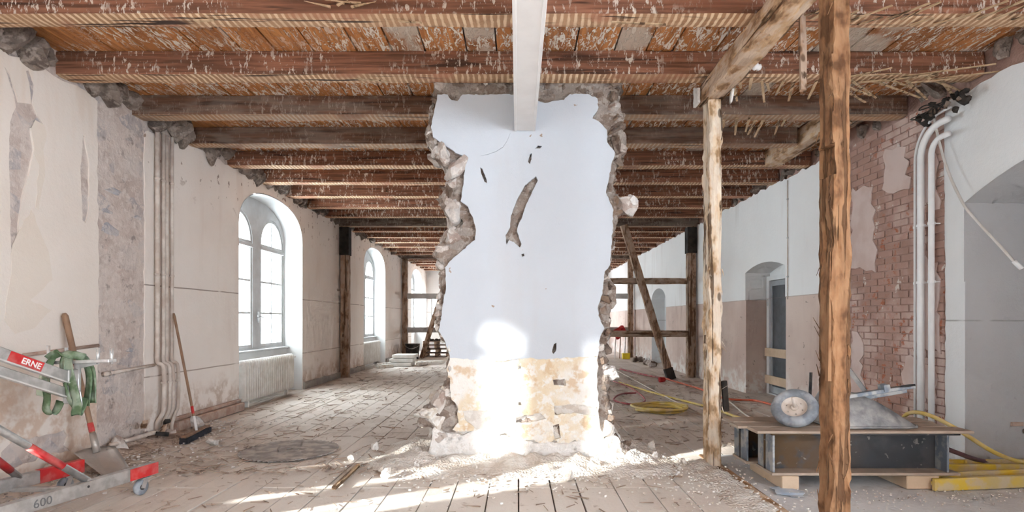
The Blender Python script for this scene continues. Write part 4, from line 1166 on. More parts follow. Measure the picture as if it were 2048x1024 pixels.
# door in the recess
dr = empty('door_1', (4.62, 9.6, 0), label='grey glazed door in the arched recess, barred by two boards', cat='door', kind='structure')
obj('door_frame', MB().sheet([(8.84, 0), (10.30, 0), (10.30, 2.13), (8.84, 2.13)], [[(8.92, .02), (10.20, .02), (10.20, 2.05), (8.92, 2.05)]], fr(4.56, 4.645)), 'pipe_white', dr)
obj('door_leaf', MB().sheet([(8.93, .03), (10.19, .03), (10.19, 2.04), (8.93, 2.04)], [[(9.02, .15), (9.50, .15), (9.50, 1.95), (9.02, 1.95)], [(9.60, .15), (10.12, .15), (10.12, 1.95), (9.60, 1.95)]], fr(4.585, 4.63)), 'door_grey', dr)
for a, b in ((9.02, 9.50), (9.60, 10.12)): obj('door_panel', MB().box(4.605, 4.62, a, b, .15, 1.95), 'door_dark', dr)
obj('hinge', MB().tube([(4.55, 10.24, 1.6), (4.55, 10.24, 1.72)], .012, 8), 'galvanised', dr)
for z, lab in ((.76, 'upper pale board nailed across the grey door'), (.27, 'lower pale board nailed across the grey door')):
    tag(obj('barrier_board', MB().box(4.515, 4.545, 8.86, 10.28, z - .075, z + .075), 'board_pale', bevel=.004), lab, 'board', 'boards across the door')

# ================================================================== LIFTING TROLLEY (left foreground)
UD = Vector((.232, .973, 0)); ND = Vector((.973, -.232, 0))
lf = empty('lifting_trolley', (-3.45, 3.3, 0), label='galvanised lifting trolley with red markings in the near corner by the shovel', cat='trolley')
E1, E2 = Vector((-2.86, 4.44, .178)), Vector((-3.48, 4.49, .178))
M0 = Vector((-3.54, 2.9, 1.28))
for nm, E in (('base_rail', E1), ('base_rail', E2)):
    rl = obj(nm, MB().bar(E - UD * 2.1, E, .05, .095), 'galvanised', lf, bevel=.004)
    obj('red_end', MB().bar(E - UD * (.24 if E is E1 else .33), E + UD * .004, .054, .088 if E is E1 else .099), 'red_paint', rl)
    cst = empty('caster', (0, 0, 0)); c = E - UD * .10; cst.parent = lf; cst.location = Vector((c.x, c.y, 0)) - ORG[lf.name]; ORG[cst.name] = Vector((c.x, c.y, 0))
    wc = Vector((c.x - .005, c.y - .03, .060))
    obj('caster_wheel', MB().lathe([(.012, -.016), (.052, -.016), (.060, -.010), (.060, .010), (.052, .016), (.012, .016)], wc, ND, 20), 'rubber_grey', cst, True)
    obj('wheel_hub', MB().lathe([(.0, -.019), (.022, -.019), (.022, .019), (.0, .019)], wc, ND, 12), 'rubber_black', cst)
    for s_ in (-1, 1): obj('caster_fork', MB().bar(wc + ND * .022 * s_ + Vector((0, 0, -.008)), Vector((c.x, c.y, .122)) + ND * .022 * s_, .004, .036, up=UD), 'galvanised', cst)
    obj('swivel_plate', MB().bar(Vector((c.x, c.y, .122)) - UD * .04, Vector((c.x, c.y, .122)) + UD * .04, .055, .012), 'galvanised', cst)
letters('600', .078, .0008, 'black_marker', 'hand_lettering', E1 - UD * .86 + ND * .0262 + Vector((0, 0, -.005)), UD, (0, 0, 1), lf)
obj('bolt_hole', MB().lathe([(.0, 0), (.009, 0), (.009, .002), (.0, .002)], E1 - UD * .56 + ND * .0245 + Vector((0, 0, .01)), ND, 10), 'rubber_black', lf)
obj('cross_bar', MB().bar((-3.60, 4.0, .135), (-2.99, 4.03, .135), .045, .03), 'galvanised', lf, bevel=.003)
obj('cross_bar', MB().bar(E2 - UD * 2.05, E1 - UD * 2.05, .05, .05), 'galvanised', lf)
for A, t0, t1 in ((Vector((-2.985, 3.917, .215)), .13, .29), (Vector((-3.584, 4.054, .20)), .07, .30)):
    b = obj('brace_tube', MB().tube([A, M0], .024, 12), 'galvanised', lf, True)
    obj('red_band', MB().tube([A.lerp(M0, t0), A.lerp(M0, t1)], .0252, 12), 'red_paint', b, True)
    obj('end_lug', MB().bar(A + Vector((0, 0, .02)), A - UD * .02 + Vector((0, 0, -.06)), .04, .05, up=UD), 'galvanised', b)
obj('mast', MB().bar((-3.54, 2.9, .10), (-3.54, 2.9, 2.0), .08, .08), 'galvanised', lf)
B = Vector((-3.256, 4.10, 0)); SL = Vector((-.2385, -1.0, .464)).normalized(); SU = (-SL)
up_z, lo_z = .915, .80
ua = obj('lift_arm', MB().bar(B + Vector((0, 0, up_z)), B + Vector((0, 0, up_z)) + SL * 1.3, .04, .078), 'galvanised', lf, bevel=.004)
la = obj('lift_arm', MB().bar(B + Vector((0, 0, lo_z)), B + Vector((0, 0, lo_z)) + SL * 1.3, .04, .062), 'galvanised', lf, bevel=.004)
obj('arm_edge', MB().bar(B + Vector((.01, 0, lo_z - .036)), B + Vector((.01, 0, lo_z - .036)) + SL * 1.3, .05, .010), 'alu_bright', la)
obj('arm_edge', MB().bar(B + Vector((.01, 0, up_z - .044)), B + Vector((.01, 0, up_z - .044)) + SL * 1.3, .046, .010), 'alu_bright', ua)
na = SU.cross(Vector((0, 0, 1))).normalized()
if na.x < 0: na = -na
pc = B + Vector((0, 0, up_z)) + SL * .345
plate = obj('red_plate', MB().bar(pc - SU * .115, pc + SU * .115, .0425, .070), 'red_paint', ua)
letters('ERNE', .056, .0008, 'white_print', 'brand_lettering', pc + SU * .035 + na * .0222, SU, (0, 0, 1), lf, .0012)
obj('head_bracket', MB().bar(B + Vector((.0, .0, .735)), B + Vector((0, 0, .98)), .055, .075, up=UD), 'galvanised', lf, bevel=.006)
for z in (.80, .90): obj('bolt', MB().tube([B + ND * .028 + Vector((0, 0, z)), B + ND * .038 + Vector((0, 0, z))], .011, 6), 'alu_bright', lf)
obj('pin_tube', MB().tube([B + UD * .05 + Vector((0, 0, .72)), B + UD * .05 + Vector((0, 0, 1.02))], .021, 12), 'alu_bright', lf, True)
obj('lock_hook', MB().tube(spline([B + UD * .05 + ND * .02 + Vector((0, 0, .82)), B + UD * .05 + ND * .035 + Vector((0, 0, .72)), B + UD * .06 + Vector((0, 0, .68)), B + UD * .06 - ND * .035 + Vector((0, 0, .72)), B + UD * .06 - ND * .03 + Vector((0, 0, .80))], 6), .008, 8), 'alu_bright', lf, True)
T0 = B + UD * .05
td = Vector((.985, -.17, 0))
obj('head_bar', MB().bar(T0 - td * .27 + Vector((0, 0, 1.02)), T0 + td * .30 + Vector((0, 0, 1.045)), .07, .024), 'alu_bright', lf, bevel=.003)
obj('gusset', MB().bar(T0 - td * .02 + Vector((0, 0, 1.0)), T0 + td * .18 + Vector((0, 0, 1.025)), .01, .05, h1=.015), 'alu_bright', lf)
for q, hh in ((-.255, .10), (.175, .085), (.29, .085)): obj('stop_pin', MB().tube([T0 + td * q + Vector((0, 0, 1.02)), T0 + td * q + Vector((0, 0, 1.05 + hh))], .011, 10), 'alu_bright', lf, True)

# green lifting sling thrown over the head bar
sl = empty('lifting_sling', (T0.x - .05, T0.y, .65), label='green lifting sling looped over the head of the trolley', cat='sling')


def strap(name, pts, w, m, tw=0.0):
    """flat woven band swept along a path, its width along the head bar"""
    P = spline(pts, 7); mb = MB(); n = len(P)
    for i, p in enumerate(P):
        t = (P[min(i + 1, n - 1)] - P[max(i - 1, 0)]).normalized()
        wd = (Matrix.Rotation(tw * i / n, 3, 'Z') @ td); wd = (wd - t * wd.dot(t)).normalized(); th = t.cross(wd)
        for k in range(5):
            a = k / 4 * 2 - 1; mb.v.append(p + wd * a * w / 2 + th * (.004 + .006 * math.cos(a * 2.5 + i * .3)))
        for k in range(5):
            a = 1 - k / 4 * 2; mb.v.append(p + wd * a * w / 2 - th * .003 + th * .006 * math.cos(a * 2.5 + i * .3))
    for i in range(n - 1):
        for k in range(10): mb.f.append((i * 10 + k, i * 10 + (k + 1) % 10, (i + 1) * 10 + (k + 1) % 10, (i + 1) * 10 + k))
    mb.f += [tuple(range(10)), tuple((n - 1) * 10 + k for k in range(10))]
    obj(name, mb, m, sl, True)


def q_(a, b, z): return T0 + td * a + UD * b + Vector((0, 0, z))


strap('sling_loop', [q_(.02, .05, .70), q_(.03, .06, .9), q_(.0, .05, 1.05), q_(-.03, .0, 1.075), q_(-.02, -.055, 1.04), q_(.05, -.08, .88), q_(.09, -.085, .74), q_(.07, -.07, .66), q_(.02, -.01, .66), q_(.01, .05, .76)], .058, 'green_sling', .5)
strap('sling_loop', [q_(.06, .07, .72), q_(.05, .07, .95), q_(-.02, .05, 1.07), q_(-.06, .0, 1.095), q_(-.05, -.06, 1.05), q_(-.01, -.09, .92), q_(.03, -.095, .78), q_(.05, -.06, .70)], .05, 'green_sling', -.4)
strap('sling_loop', [q_(-.20, -.05, 1.05), q_(-.15, -.055, 1.08), q_(-.08, -.045, 1.10), q_(-.01, -.03, 1.085), q_(.04, .02, 1.06)], .06, 'green_sling', .8)
strap('sling_end', [q_(-.17, .05, .92), q_(-.17, .05, 1.05), q_(-.17, .0, 1.08), q_(-.17, -.055, 1.04), q_(-.18, -.075, .92), q_(-.165, -.08, .78), q_(-.19, -.07, .68), q_(-.17, -.03, .655), q_(-.15, .0, .74)], .055, 'green_sling', .3)
strap('sling_label', [q_(-.235, -.03, 1.0), q_(-.24, -.05, .88), q_(-.255, -.055, .78)], .075, 'pale_sling')
obj('sling_eye', MB().tube([q_(-.10, 0, 1.10), q_(-.10, 0, 1.135)], .012, 8), 'galvanised', sl)

# ================================================================== SHOVEL, BROOM, SAW BLADE
sh = empty('shovel', (-3.62, 4.92, 0), label='long-handled shovel leaning on the near wall behind the trolley', cat='shovel')
hb, ht = Vector((-3.70, 4.93, .24)), Vector((-4.10, 5.09, 1.40))
obj('handle', MB().tube([hb.lerp(ht, q) for q in (0, .1, .5, .93, .98, 1)], [.021, .021, .022, .026, .026, .014], 10), 'handle_wood', sh, True)
obj('red_band', MB().tube([hb.lerp(ht, .10), hb.lerp(ht, .165)], .0235, 10), 'red_paint', sh, True)
obj('socket', MB().tube([hb.lerp(ht, -.05), hb.lerp(ht, .09)], [.030, .025], 10), 'shovel_metal', sh, True)
TL, TR, BR, BL = Vector((-3.80, 4.82, .20)), Vector((-3.62, 5.06, .21)), Vector((-3.50, 5.07, .015)), Vector((-3.45, 4.72, .012))
mb = MB(); nu, nv = 10, 8; top = []; bot = []
for i in range(nu + 1):
    for j in range(nv + 1):
        u, v = i / nu, j / nv
        p = TL.lerp(TR, u).lerp(BL.lerp(BR, u), v)
        dish = (1 - (2 * u - 1) ** 2) * .035 * (1 - .4 * v); p = p + Vector((-.6, .1, -.5)) * dish
        if v == 0: p += Vector((-.02, 0, .03)) * (1 - (2 * u - 1) ** 2)
        p.z = max(p.z, .008); top.append(p); bot.append(p + Vector((-.003, 0, -.004)))
n = len(top); mb.v = top + bot
for i in range(nu):
    for j in range(nv):
        a = i * (nv + 1) + j; q = (a, a + 1, a + nv + 2, a + nv + 1); mb.f += [q, tuple(k + n for k in reversed(q))]
rim = [j for j in range(nv + 1)] + [i * (nv + 1) + nv for i in range(1, nu + 1)] + [nu * (nv + 1) + j for j in range(nv - 1, -1, -1)] + [i * (nv + 1) for i in range(nu - 1, 0, -1)]
for a, b in zip(rim, rim[1:] + rim[:1]): mb.f.append((a, b, b + n, a + n))
obj('blade', mb, 'shovel_metal', sh, True)

bo = empty('broom', (-3.66, 6.4, 0), label='wide broom with black bristles leaning on the heating pipes', cat='broom')
b0, b1 = Vector((-3.64, 6.38, .085)), Vector((-4.045, 6.62, 1.42))
obj('handle', MB().tube([b0, b0.lerp(b1, .5), b0.lerp(b1, .97), b1], [.014, .0145, .0145, .009], 10), 'handle_wood', bo, True)
obj('red_grip', MB().tube([b0.lerp(b1, .14), b0.lerp(b1, .20)], .0155, 10), 'red_paint', bo, True)
obj('white_grip', MB().tube([b0.lerp(b1, .0), b0.lerp(b1, .12)], .0152, 10), 'white_paint', bo, True)
h0, h1 = Vector((-3.60, 6.06, .075)), Vector((-3.70, 6.72, .075))
obj('head', MB().bar(h0, h1, .06, .028), 'handle_wood', bo, bevel=.008)
obj('bristles', timber(h0 + Vector((0, 0, -.04)), h1 + Vector((0, 0, -.04)), .085, .062, 4, .012, .02, 4, fray=.01), 'bristle', bo)

sb = empty('saw_blade', (-2.32, 5.73, 0), label='big round dusty saw blade lying flat on the planks', cat='saw blade')
pts = []
for k in range(54):
    a0 = 2 * PI * k / 54
    for da, r in ((0, .455), (.045, .478), (.062, .478), (.075, .455)): pts.append((-2.32 + r * math.cos(a0 + da), 5.73 + r * math.sin(a0 + da)))
hole = [(-2.32 + .03 * math.cos(2 * PI * k / 16), 5.73 + .03 * math.sin(2 * PI * k / 16)) for k in range(16)]
obj('disc', MB().sheet(pts, [hole], lambda u, v, t: Vector((u, v, .022 if t == 0 else .012))), 'saw_steel', sb)
obj('flange', MB().lathe([(.032, .0), (.11, .0), (.11, .005), (.032, .005)], (-2.32, 5.73, .0215), n=28, closed=True), 'saw_steel', sb)
tag(obj('wood_strip', timber(on_floor(668, 976, .02), on_floor(716, 931, .025), .035, .025, 2, .004), 'lath_wood'), 'pale wooden strip lying on the planks before the pillar', 'strip')

# ================================================================== GIRDERS AND WHAT LIES ON THEM
def girder(name, x0, x1, d0, d1, z0, z1, lab, stiff):
    g_ = empty(name, ((x0 + x1) / 2, (d0 + d1) / 2, z0), label=lab, cat='girder', group='steel girders')
    dm = (d0 + d1) / 2; tf = .022
    obj('lower_flange', MB().box(x0, x1, d0, d1, z0, z0 + tf), 'girder_top', g_, bevel=.003)
    obj('upper_flange', MB().box(x0, x1, d0, d1, z1 - tf, z1), 'girder_steel', g_, bevel=.003)
    obj('web', MB().box(x0, x1, dm - .007, dm + .007, z0 + tf, z1 - tf), 'girder_steel', g_)
    for x in stiff:
        for a, b in ((d0 + .012, dm - .007), (dm + .007, d1 - .012)):
            obj('stiffener', MB().box(x, x + .018, a, b, z0 + tf, z1 - tf), 'girder_blue', g_, bevel=.003)
    return g_


girder('steel_girder', 2.01, 3.50, 4.44, 4.74, .11, .45, 'dark steel girder in front, resting on wooden blocks', (2.02, 3.40))
girder('steel_girder', 1.95, 3.48, 4.80, 5.10, .11, .45, 'dark steel girder behind, mostly hidden by the front one', (1.96, 3.3))
R = random.Random(9)
for k, (a, b, x0, x1, lab) in enumerate(((4.38, 4.58, 1.87, 3.56, 'dusty plank along the front of the girder pair'), (4.59, 4.78, 1.80, 3.50, 'middle dusty plank lying on the girder pair'), (4.79, 5.04, 1.84, 3.55, 'rear dusty plank lying on the girder pair'))):
    tag(obj('cover_plank', timber((x0, (a + b) / 2, .4625), (x1, (a + b) / 2, .4625), b - a - .006, .022, k + 3, .003, .2, 3), 'girder_top'), lab, 'plank', 'planks on the girders')
for x, y, lab in ((2.16, 4.60, 'pale timber block under the wheel end of the girders'), (3.17, 4.60, 'timber offcut under the girders beside the yellow beam')):
    tag(obj('timber_block', MB().box(x - .075, x + .06, y - .17, y + .45, 0.0, .108) if x < 3 else MB().box(x - .09, x + .17, y - .15, y + .42, .0, .108), 'board_pale', bevel=.006), lab, 'block', 'blocks under the girders')

# wheel with axle
wh = empty('barrow_wheel', (2.275, 4.62, .475), label='wheelbarrow wheel with grey tyre and cream rim tilted on the planks', cat='wheel')
ax = Vector((-.40, -.62, .68)).normalized(); r0, rt = .135, .043
wz = .475 + r0 * math.sqrt(1 - ax.z ** 2) + rt
wc = Vector((2.275, 4.62, wz))
prof = [(r0 + rt * 1.0 * math.cos(a), rt * 1.05 * math.sin(a)) for a in [2 * PI * k / 18 for k in range(18)]]
prof = [(r + (.003 if k % 2 == 0 and abs(h) < rt * .8 and r > r0 else 0), h) for k, (r, h) in enumerate(prof)]
obj('tyre', MB().lathe(prof, wc, ax, 40, True), 'rubber_grey', wh, True)
obj('rim', MB().lathe([(.0, .004), (.05, .004), (.075, -.004), (.088, .010), (.106, .030), (.100, .018), (.100, -.018), (.106, -.03), (.06, -.012), (.0, -.012)], wc, ax, 32), 'rim_cream', wh, True)
obj('axle', MB().tube([wc + ax * .0, wc + ax * .14], .013, 12), 'rim_cream', wh, True)
obj('hub', MB().lathe([(.028, .0), (.028, .018), (.02, .022), (.0, .022)], wc, ax, 16), 'rim_cream', wh, True)
uu = ax.orthogonal().normalized(); vv = ax.cross(uu)
for k in range(6):
    c = wc + (uu * math.cos(k * PI / 3 + .4) + vv * math.sin(k * PI / 3 + .4)) * .062
    obj('rim_bolt', MB().tube([c, c + ax * .010], .005, 6), 'shovel_metal', wh)

# upturned wheelbarrow
bw = empty('wheelbarrow', (2.85, 4.75, .475), label='upturned wheelbarrow with scuffed dark tray behind the near post', cat='wheelbarrow')
base = [(2.50, 4.45), (3.22, 4.46), (3.26, 4.98), (2.50, 4.98)]; topr = [(2.62, 4.60), (2.80, 4.60), (2.80, 4.90), (2.62, 4.90)]
mb = MB(); rings = []; NS = 7
for i in range(NS + 1):
    t = i / NS; rg = []
    for k in range(4):
        for j in range(6):
            s_ = j / 6
            a = Vector(base[k]).lerp(Vector(base[(k + 1) % 4]), s_); b = Vector(topr[k]).lerp(Vector(topr[(k + 1) % 4]), s_)
            tt = t ** 1.0
            p = a.lerp(b, tt); c = Vector((2.86 - .16 * t, 4.72)); p = c + (p - c) * (1 - .10 * (abs(s_ - .0) < .01))
            zz = .478 + .26 * (1 - (1 - t) ** 1.25)
            rg.append(Vector((p.x, p.y, zz)))
    rings.append(rg)
nn = 24; mb.v = [v for rg in rings for v in rg]
for i in range(NS):
    for k in range(nn): mb.f.append((i * nn + k, i * nn + (k + 1) % nn, (i + 1) * nn + (k + 1) % nn, (i + 1) * nn + k))
mb.f.append(tuple(NS * nn + k for k in range(nn)))
obj('tray', mb, 'tray_steel', bw, True)
obj('tray_rim', MB().tube([Vector((p[0], p[1], .486)) for p in (lambda c: c + c[:1])([((v.x, v.y)) for v in rings[0]])], .010, 6), 'tray_steel', bw, True)
F0, F1 = at(1680, 795, 4.46), at(1828, 772, 4.40)
obj('frame_channel', MB().bar(F0, F1, .05, .030), 'girder_blue', bw, bevel=.003)
obj('frame_channel', MB().bar(at(1690, 800, 4.62), at(1812, 779, 4.56), .03, .05), 'girder_blue', bw, bevel=.003)
obj('channel_lug', MB().bar(at(1762, 776, 4.43), at(1774, 774, 4.43), .08, .05), 'girder_blue', bw)
obj('frame_tube', MB().tube([at(1770, 778, 4.41), at(1830, 770, 4.38)], .009, 8), 'rubber_black', bw)
obj('leg', MB().bar(at(1697, 738, 4.85), at(1730, 782, 4.75), .02, .035), 'tray_steel', bw)
obj('leg', MB().bar(at(1622, 745, 4.95), at(1618, 836, 4.95), .018, .02), 'rubber_black', bw)
obj('tray_floor_strut', MB().bar(at(1640, 775, 4.8), at(1710, 800, 4.6), .03, .04), 'tray_steel', bw)

# yellow formwork beams and offcuts
for p0, p1, h_, lab in ((on_floor(1858, 966, .05), Vector((4.55, 4.62, .05)), .10, 'long yellow formwork beam in front by the arched recess'), (Vector((3.72, 4.93, .045)), Vector((4.75, 4.95, .045)), .09, 'second yellow formwork beam lying behind the first')):
    fb = empty('formwork_beam', ((p0 + p1) / 2).to_tuple()[:2] + (0,), label=lab, cat='beam', group='yellow formwork beams', kind='thing')
    p0 = Vector(p0)
    obj('flange', MB().bar(p0 + Vector((0, -.05, 0)), p1 + Vector((0, -.05, 0)), .035, h_ - .004), 'yellow_beam', fb, bevel=.004)
    obj('flange', MB().bar(p0 + Vector((0, .11, 0)), p1 + Vector((0, .11, 0)), .035, h_ - .004), 'yellow_beam', fb, bevel=.004)
    obj('web', MB().bar(p0 + Vector((.01, .03, 0)), p1 + Vector((-.01, .03, 0)), .13, .03), 'yellow_beam', fb)
tag(obj('plastic_film', MB().sheet(jag([(1.98, 4.30), (2.15, 4.22), (2.22, 4.36), (2.10, 4.50), (2.0, 4.46)], .02, .05, 2), [], lambda u, v, t: Vector((u, v, .012 + .012 * noise.noise(Vector((u * 20, v * 20, 0))) - .002 * t))), 'blue_film'), 'scrap of bluish plastic film beside the pale timber block', 'film')

# ================================================================== HOSES
def hose(name, pts, r, m, lab, grp=None, k=8):
    tag(obj(name, MB().tube(spline(pts, k), r, 8), m, None, True), lab, 'hose', grp)


coil = []
cc = on_floor(1320, 822)
for i in range(96):
    a = 2 * PI * i / 24; rr = .30 + .05 * math.sin(i * .7) * .4 + .02 * (i // 24)
    coil.append(cc + Vector((math.cos(a) * rr * 1.1, math.sin(a) * rr, .02 + .018 * (i // 24) + .004 * math.sin(i))))
coil.append(coil[-1] + Vector((-.1, -.15, -.04)))
hose('hose_coil', coil, .016, 'hose_yellow', 'coiled yellow hose on the planks beyond the far post', None, 2)
hose('air_hose', [on_floor(1238, 764, .02), on_floor(1262, 772, .02), on_floor(1330, 792, .02), on_floor(1420, 815, .02), on_floor(1482, 836, .02), Vector((3.3, 7.0, .02)), Vector((3.7, 6.3, .02)), Vector((3.66, 5.6, .03)), Vector((3.64, 5.4, .26)), Vector((3.60, 5.2, .47)), Vector((3.64, 5.0, .50)), Vector((3.80, 4.88, .40)), Vector((4.15, 4.85, .18)), Vector((4.6, 4.95, .06)), Vector((5.0, 4.9, .03))], .018, 'hose_yellow', 'long yellow hose running from the pillar past the girders to the recess')
hose('air_hose', [Vector((3.62, 5.3, .02)), Vector((3.66, 5.16, .26)), Vector((3.85, 4.98, .18)), Vector((4.2, 5.05, .07)), Vector((4.7, 5.1, .03))], .020, 'hose_purple', 'dark purplish hose below the yellow one by the recess')
hose('air_hose', [on_floor(1226, 762, .02), on_floor(1262, 776, .02), on_floor(1290, 800, .02), on_floor(1262, 808, .02), on_floor(1228, 800, .02), on_floor(1242, 788, .03), on_floor(1272, 786, .03)], .014, 'hose_red', 'tangled dark red hose at the foot of the pillar')
hose('air_hose', [on_floor(1330, 757, .02), on_floor(1400, 778, .02), on_floor(1450, 797, .02), on_floor(1510, 801, .02), on_floor(1552, 812, .02)], .018, 'hose_orange', 'orange-red hose running along the door wall')
hose('air_hose', [on_floor(1240, 738, .02), on_floor(1300, 752, .02), on_floor(1338, 758, .02)], .022, 'hose_red', 'dark red hose lying towards the foot of the slanting brace')
hose('cable', [on_floor(1236, 742, .02), on_floor(1310, 782, .02), on_floor(1400, 826, .02), on_floor(1470, 845, .02), on_floor(1500, 858, .02)], .010, 'hose_pale', 'thin pale cable beside the coiled yellow hose')
hose('cable', [on_floor(1422, 840, .02), on_floor(1450, 800, .015), on_floor(1500, 835, .02), on_floor(1545, 842, .02)], .012, 'hose_pale', 'thin pale cable behind the far post')
tag(obj('hose_coupling', MB().lathe([(.0, 0), (.05, 0), (.055, .03), (.05, .12), (.03, .14), (.0, .14)], on_floor(1318, 760, .06), (1, .1, .1), 14), 'red_cloth', None, True), 'red hose coupling lying by the slanting brace', 'coupling')

# ================================================================== FAR THINGS
R = random.Random(44)
for k in range(4):
    pa = empty('pallet', (-2.95, 20.9, .145 * k), label='%s wooden pallet of the stack behind the grey rails' % ('lowest', 'second lowest', 'third', 'topmost')[k], cat='pallet', group='stacked pallets')
    z = .145 * k; jx, jy = R.uniform(-.03, .03), R.uniform(-.03, .03)
    for q in range(7): obj('deck_slat', MB().box(-3.42 + jx, -2.50 + jx, 20.5 + jy + q * .125, 20.5 + jy + q * .125 + .09, z + .115, z + .137), 'pallet_wood', pa)
    for q in (0, .41, .82): obj('skid', MB().box(-3.42 + jx + q, -3.32 + jx + q, 20.5 + jy, 21.34 + jy, z, z + .024), 'pallet_wood', pa)
    for qx in (0, .41, .82):
        for qy in (0, .37, .74): obj('spacer', MB().box(-3.42 + jx + qx, -3.32 + jx + qx, 20.5 + jy + qy, 20.6 + jy + qy, z + .024, z + .115), 'board_pale', pa)
bk_ = empty('mortar_tub', (-3.62, 19.4, 0), label='black tub standing at the foot of the slim post by the grey rails', cat='tub')
obj('body', MB().lathe([(.20, 0), (.25, .50), (.262, .50), (.262, .52), (.24, .52), (.19, .02), (.0, .02)], (-3.62, 19.4, 0), n=24), 'bucket_black', bk_, True)
obj('handle', MB().tube(spline([(-3.87, 19.4, .5), (-3.8, 19.25, .42), (-3.62, 19.14, .36), (-3.44, 19.25, .42), (-3.37, 19.4, .5)], 5), .01, 6), 'galvanised', bk_)
for k in range(3):
    rr = empty('radiator_section', (-3.3, 16.6, .1 * k), label='dismantled cream radiator section lying on the floor, %s of the pile' % ('lowest', 'middle', 'topmost')[k], cat='radiator', group='dismantled radiator sections')
    for q in range(7): obj('rib', MB().box(-3.78 + .09 * k, -3.05 + .05 * k, 16.15 + q * .085, 16.15 + q * .085 + .068, .012 + .115 * k, .112 + .115 * k), 'radiator_paint', rr, bevel=.012)
for k, (x, y, l, a) in enumerate(((-3.0, 16.9, .7, .3), (-2.9, 16.3, .5, 1.2), (-3.05, 17.3, .8, .1), (-4.0, 15.9, .6, 1.3), (-3.85, 15.5, .5, .9))):
    mbx = timber((x, y, .05), (x + l * math.cos(a), y + l * math.sin(a), .05), .10, .09, k, .01)
    tag(obj('plaster_slab', mbx, 'stone_pale'), 'pale slab fragment lying by the radiator pile, %s of five' % ORD[k], 'fragment', 'fragments by the radiator pile')
for k in range(9):
    p = Vector((R.uniform(-3.35, -2.6), R.uniform(20.55, 21.2), .60 + .0))
    tag(inst('loose_tool', R.choice(rocks('cloth_dark', 3)), p, (0, 0, R.uniform(0, 3)), (R.uniform(.08, .16), .06, .05)), 'small dark object on top of the pallet stack', 'tool', 'odds and ends on the pallets')
# far end of the door-side aisle
tag(obj('red_jacket', timber((3.42, 19.85, .80), (3.80, 19.85, 1.0), .12, .34, 5, .05, .06, 5, freq=7), 'red_cloth'), 'red work jacket slung over the lower far rail', 'jacket')
for x, l, mm, lab in ((3.55, 1.15, 'handle_wood', 'brown pole leaning at the far post under the red jacket'), (3.72, .95, 'galvanised', 'grey pole leaning at the far post beside the yellow box'), (3.38, 1.0, 'white_paint', 'white stick leaning below the far rail')):
    tag(obj('leaning_pole', MB().tube([(x, 19.55, 0), (x + .12, 19.96, l)], .018, 8), mm), lab, 'pole')
yb = empty('yellow_box', (3.72, 19.3, 0), label='small yellow plastic box on the floor by the far post', cat='box')
obj('body', MB().box(3.60, 3.84, 19.2, 19.4, 0, .17), 'yellow_plastic', yb, bevel=.01)
obj('lid', MB().box(3.59, 3.85, 19.19, 19.41, .17, .20), 'yellow_plastic', yb, bevel=.006)
for k in range(16):
    p = Vector((R.uniform(3.75, 4.02), R.uniform(15.7, 18.3), .06))
    s_ = R.uniform(.07, .17)
    tag(inst('rubble_stone', R.choice(rocks('stone_dark' if k % 3 else 'stone_grey', 4)), p, (R.uniform(0, 6),) * 3, (s_, s_, s_ * .8)), 'dark rubble stone heaped at the foot of the farther arched recess', 'stone', 'rubble at the far recess')

# ================================================================== RUBBLE, DUST AND SPLINTERS
def mound(name, poly_fn, x0, x1, y0, y1, st, m, lab, seed):
    nx, ny = int((x1 - x0) / st), int((y1 - y0) / st); mb = MB(); idx = {}
    for i in range(nx + 1):
        for j in range(ny + 1):
            x, y = x0 + i * st, y0 + j * st
            h = poly_fn(x, y); p = Vector((x, y, 0))
            nz = noise.fractal(p * 5 + Vector((seed, 0, 0)), 1, 2, 5)
            idx[i, j] = len(mb.v); mb.v.append(Vector((x, y, -.012 + max(0, h * (1 + .55 * nz)) + (.010 * noise.noise(p * 26) if h > .01 else 0))))
    for i in range(nx):
        for j in range(ny):
            q = (idx[i, j], idx[i + 1, j], idx[i + 1, j + 1], idx[i, j + 1])
            if max(mb.v[k].z for k in q) > -.004: mb.f.append(q)
    used = sorted({k for f in mb.f for k in f}); rm = {k: i for i, k in enumerate(used)}
    mb.v = [mb.v[k] for k in used]; mb.f = [tuple(rm[k] for k in f) for f in mb.f]
    tag(obj(name, mb, m, None, True, fix=False), lab, 'dust', kind='stuff')


def near_pillar(x, y):
    dx = max(-.95 - x, 0, x - 1.02); dy = max(5.22 - y, 0, y - 5.9); r = math.hypot(dx, dy)
    return max(0, .115 * (1 - r / .50)) if r > 0 else .1


mound('dust_mound', near_pillar, -1.7, 1.8, 4.5, 6.6, .028, 'dust', 'heap of pale plaster dust around the foot of the pillar', 1)
mound('dust_mound', lambda x, y: max(0, .10 * (1 - max((x + 4.15) / .55, abs(y - 5.85) / 1.2))), -4.15, -3.5, 4.5, 7.2, .03, 'dust_brown', 'brownish rubble dust along the foot of the bare masonry', 5)
mound('dust_mound', lambda x, y: max(0, .035 * (1 - abs(x - 1.72) / .25)) * (1 if y < 5.3 else 0), 1.3, 1.84, 2.5, 5.4, .03, 'dust', 'ridge of dust along the sill of the removed partition', 9)


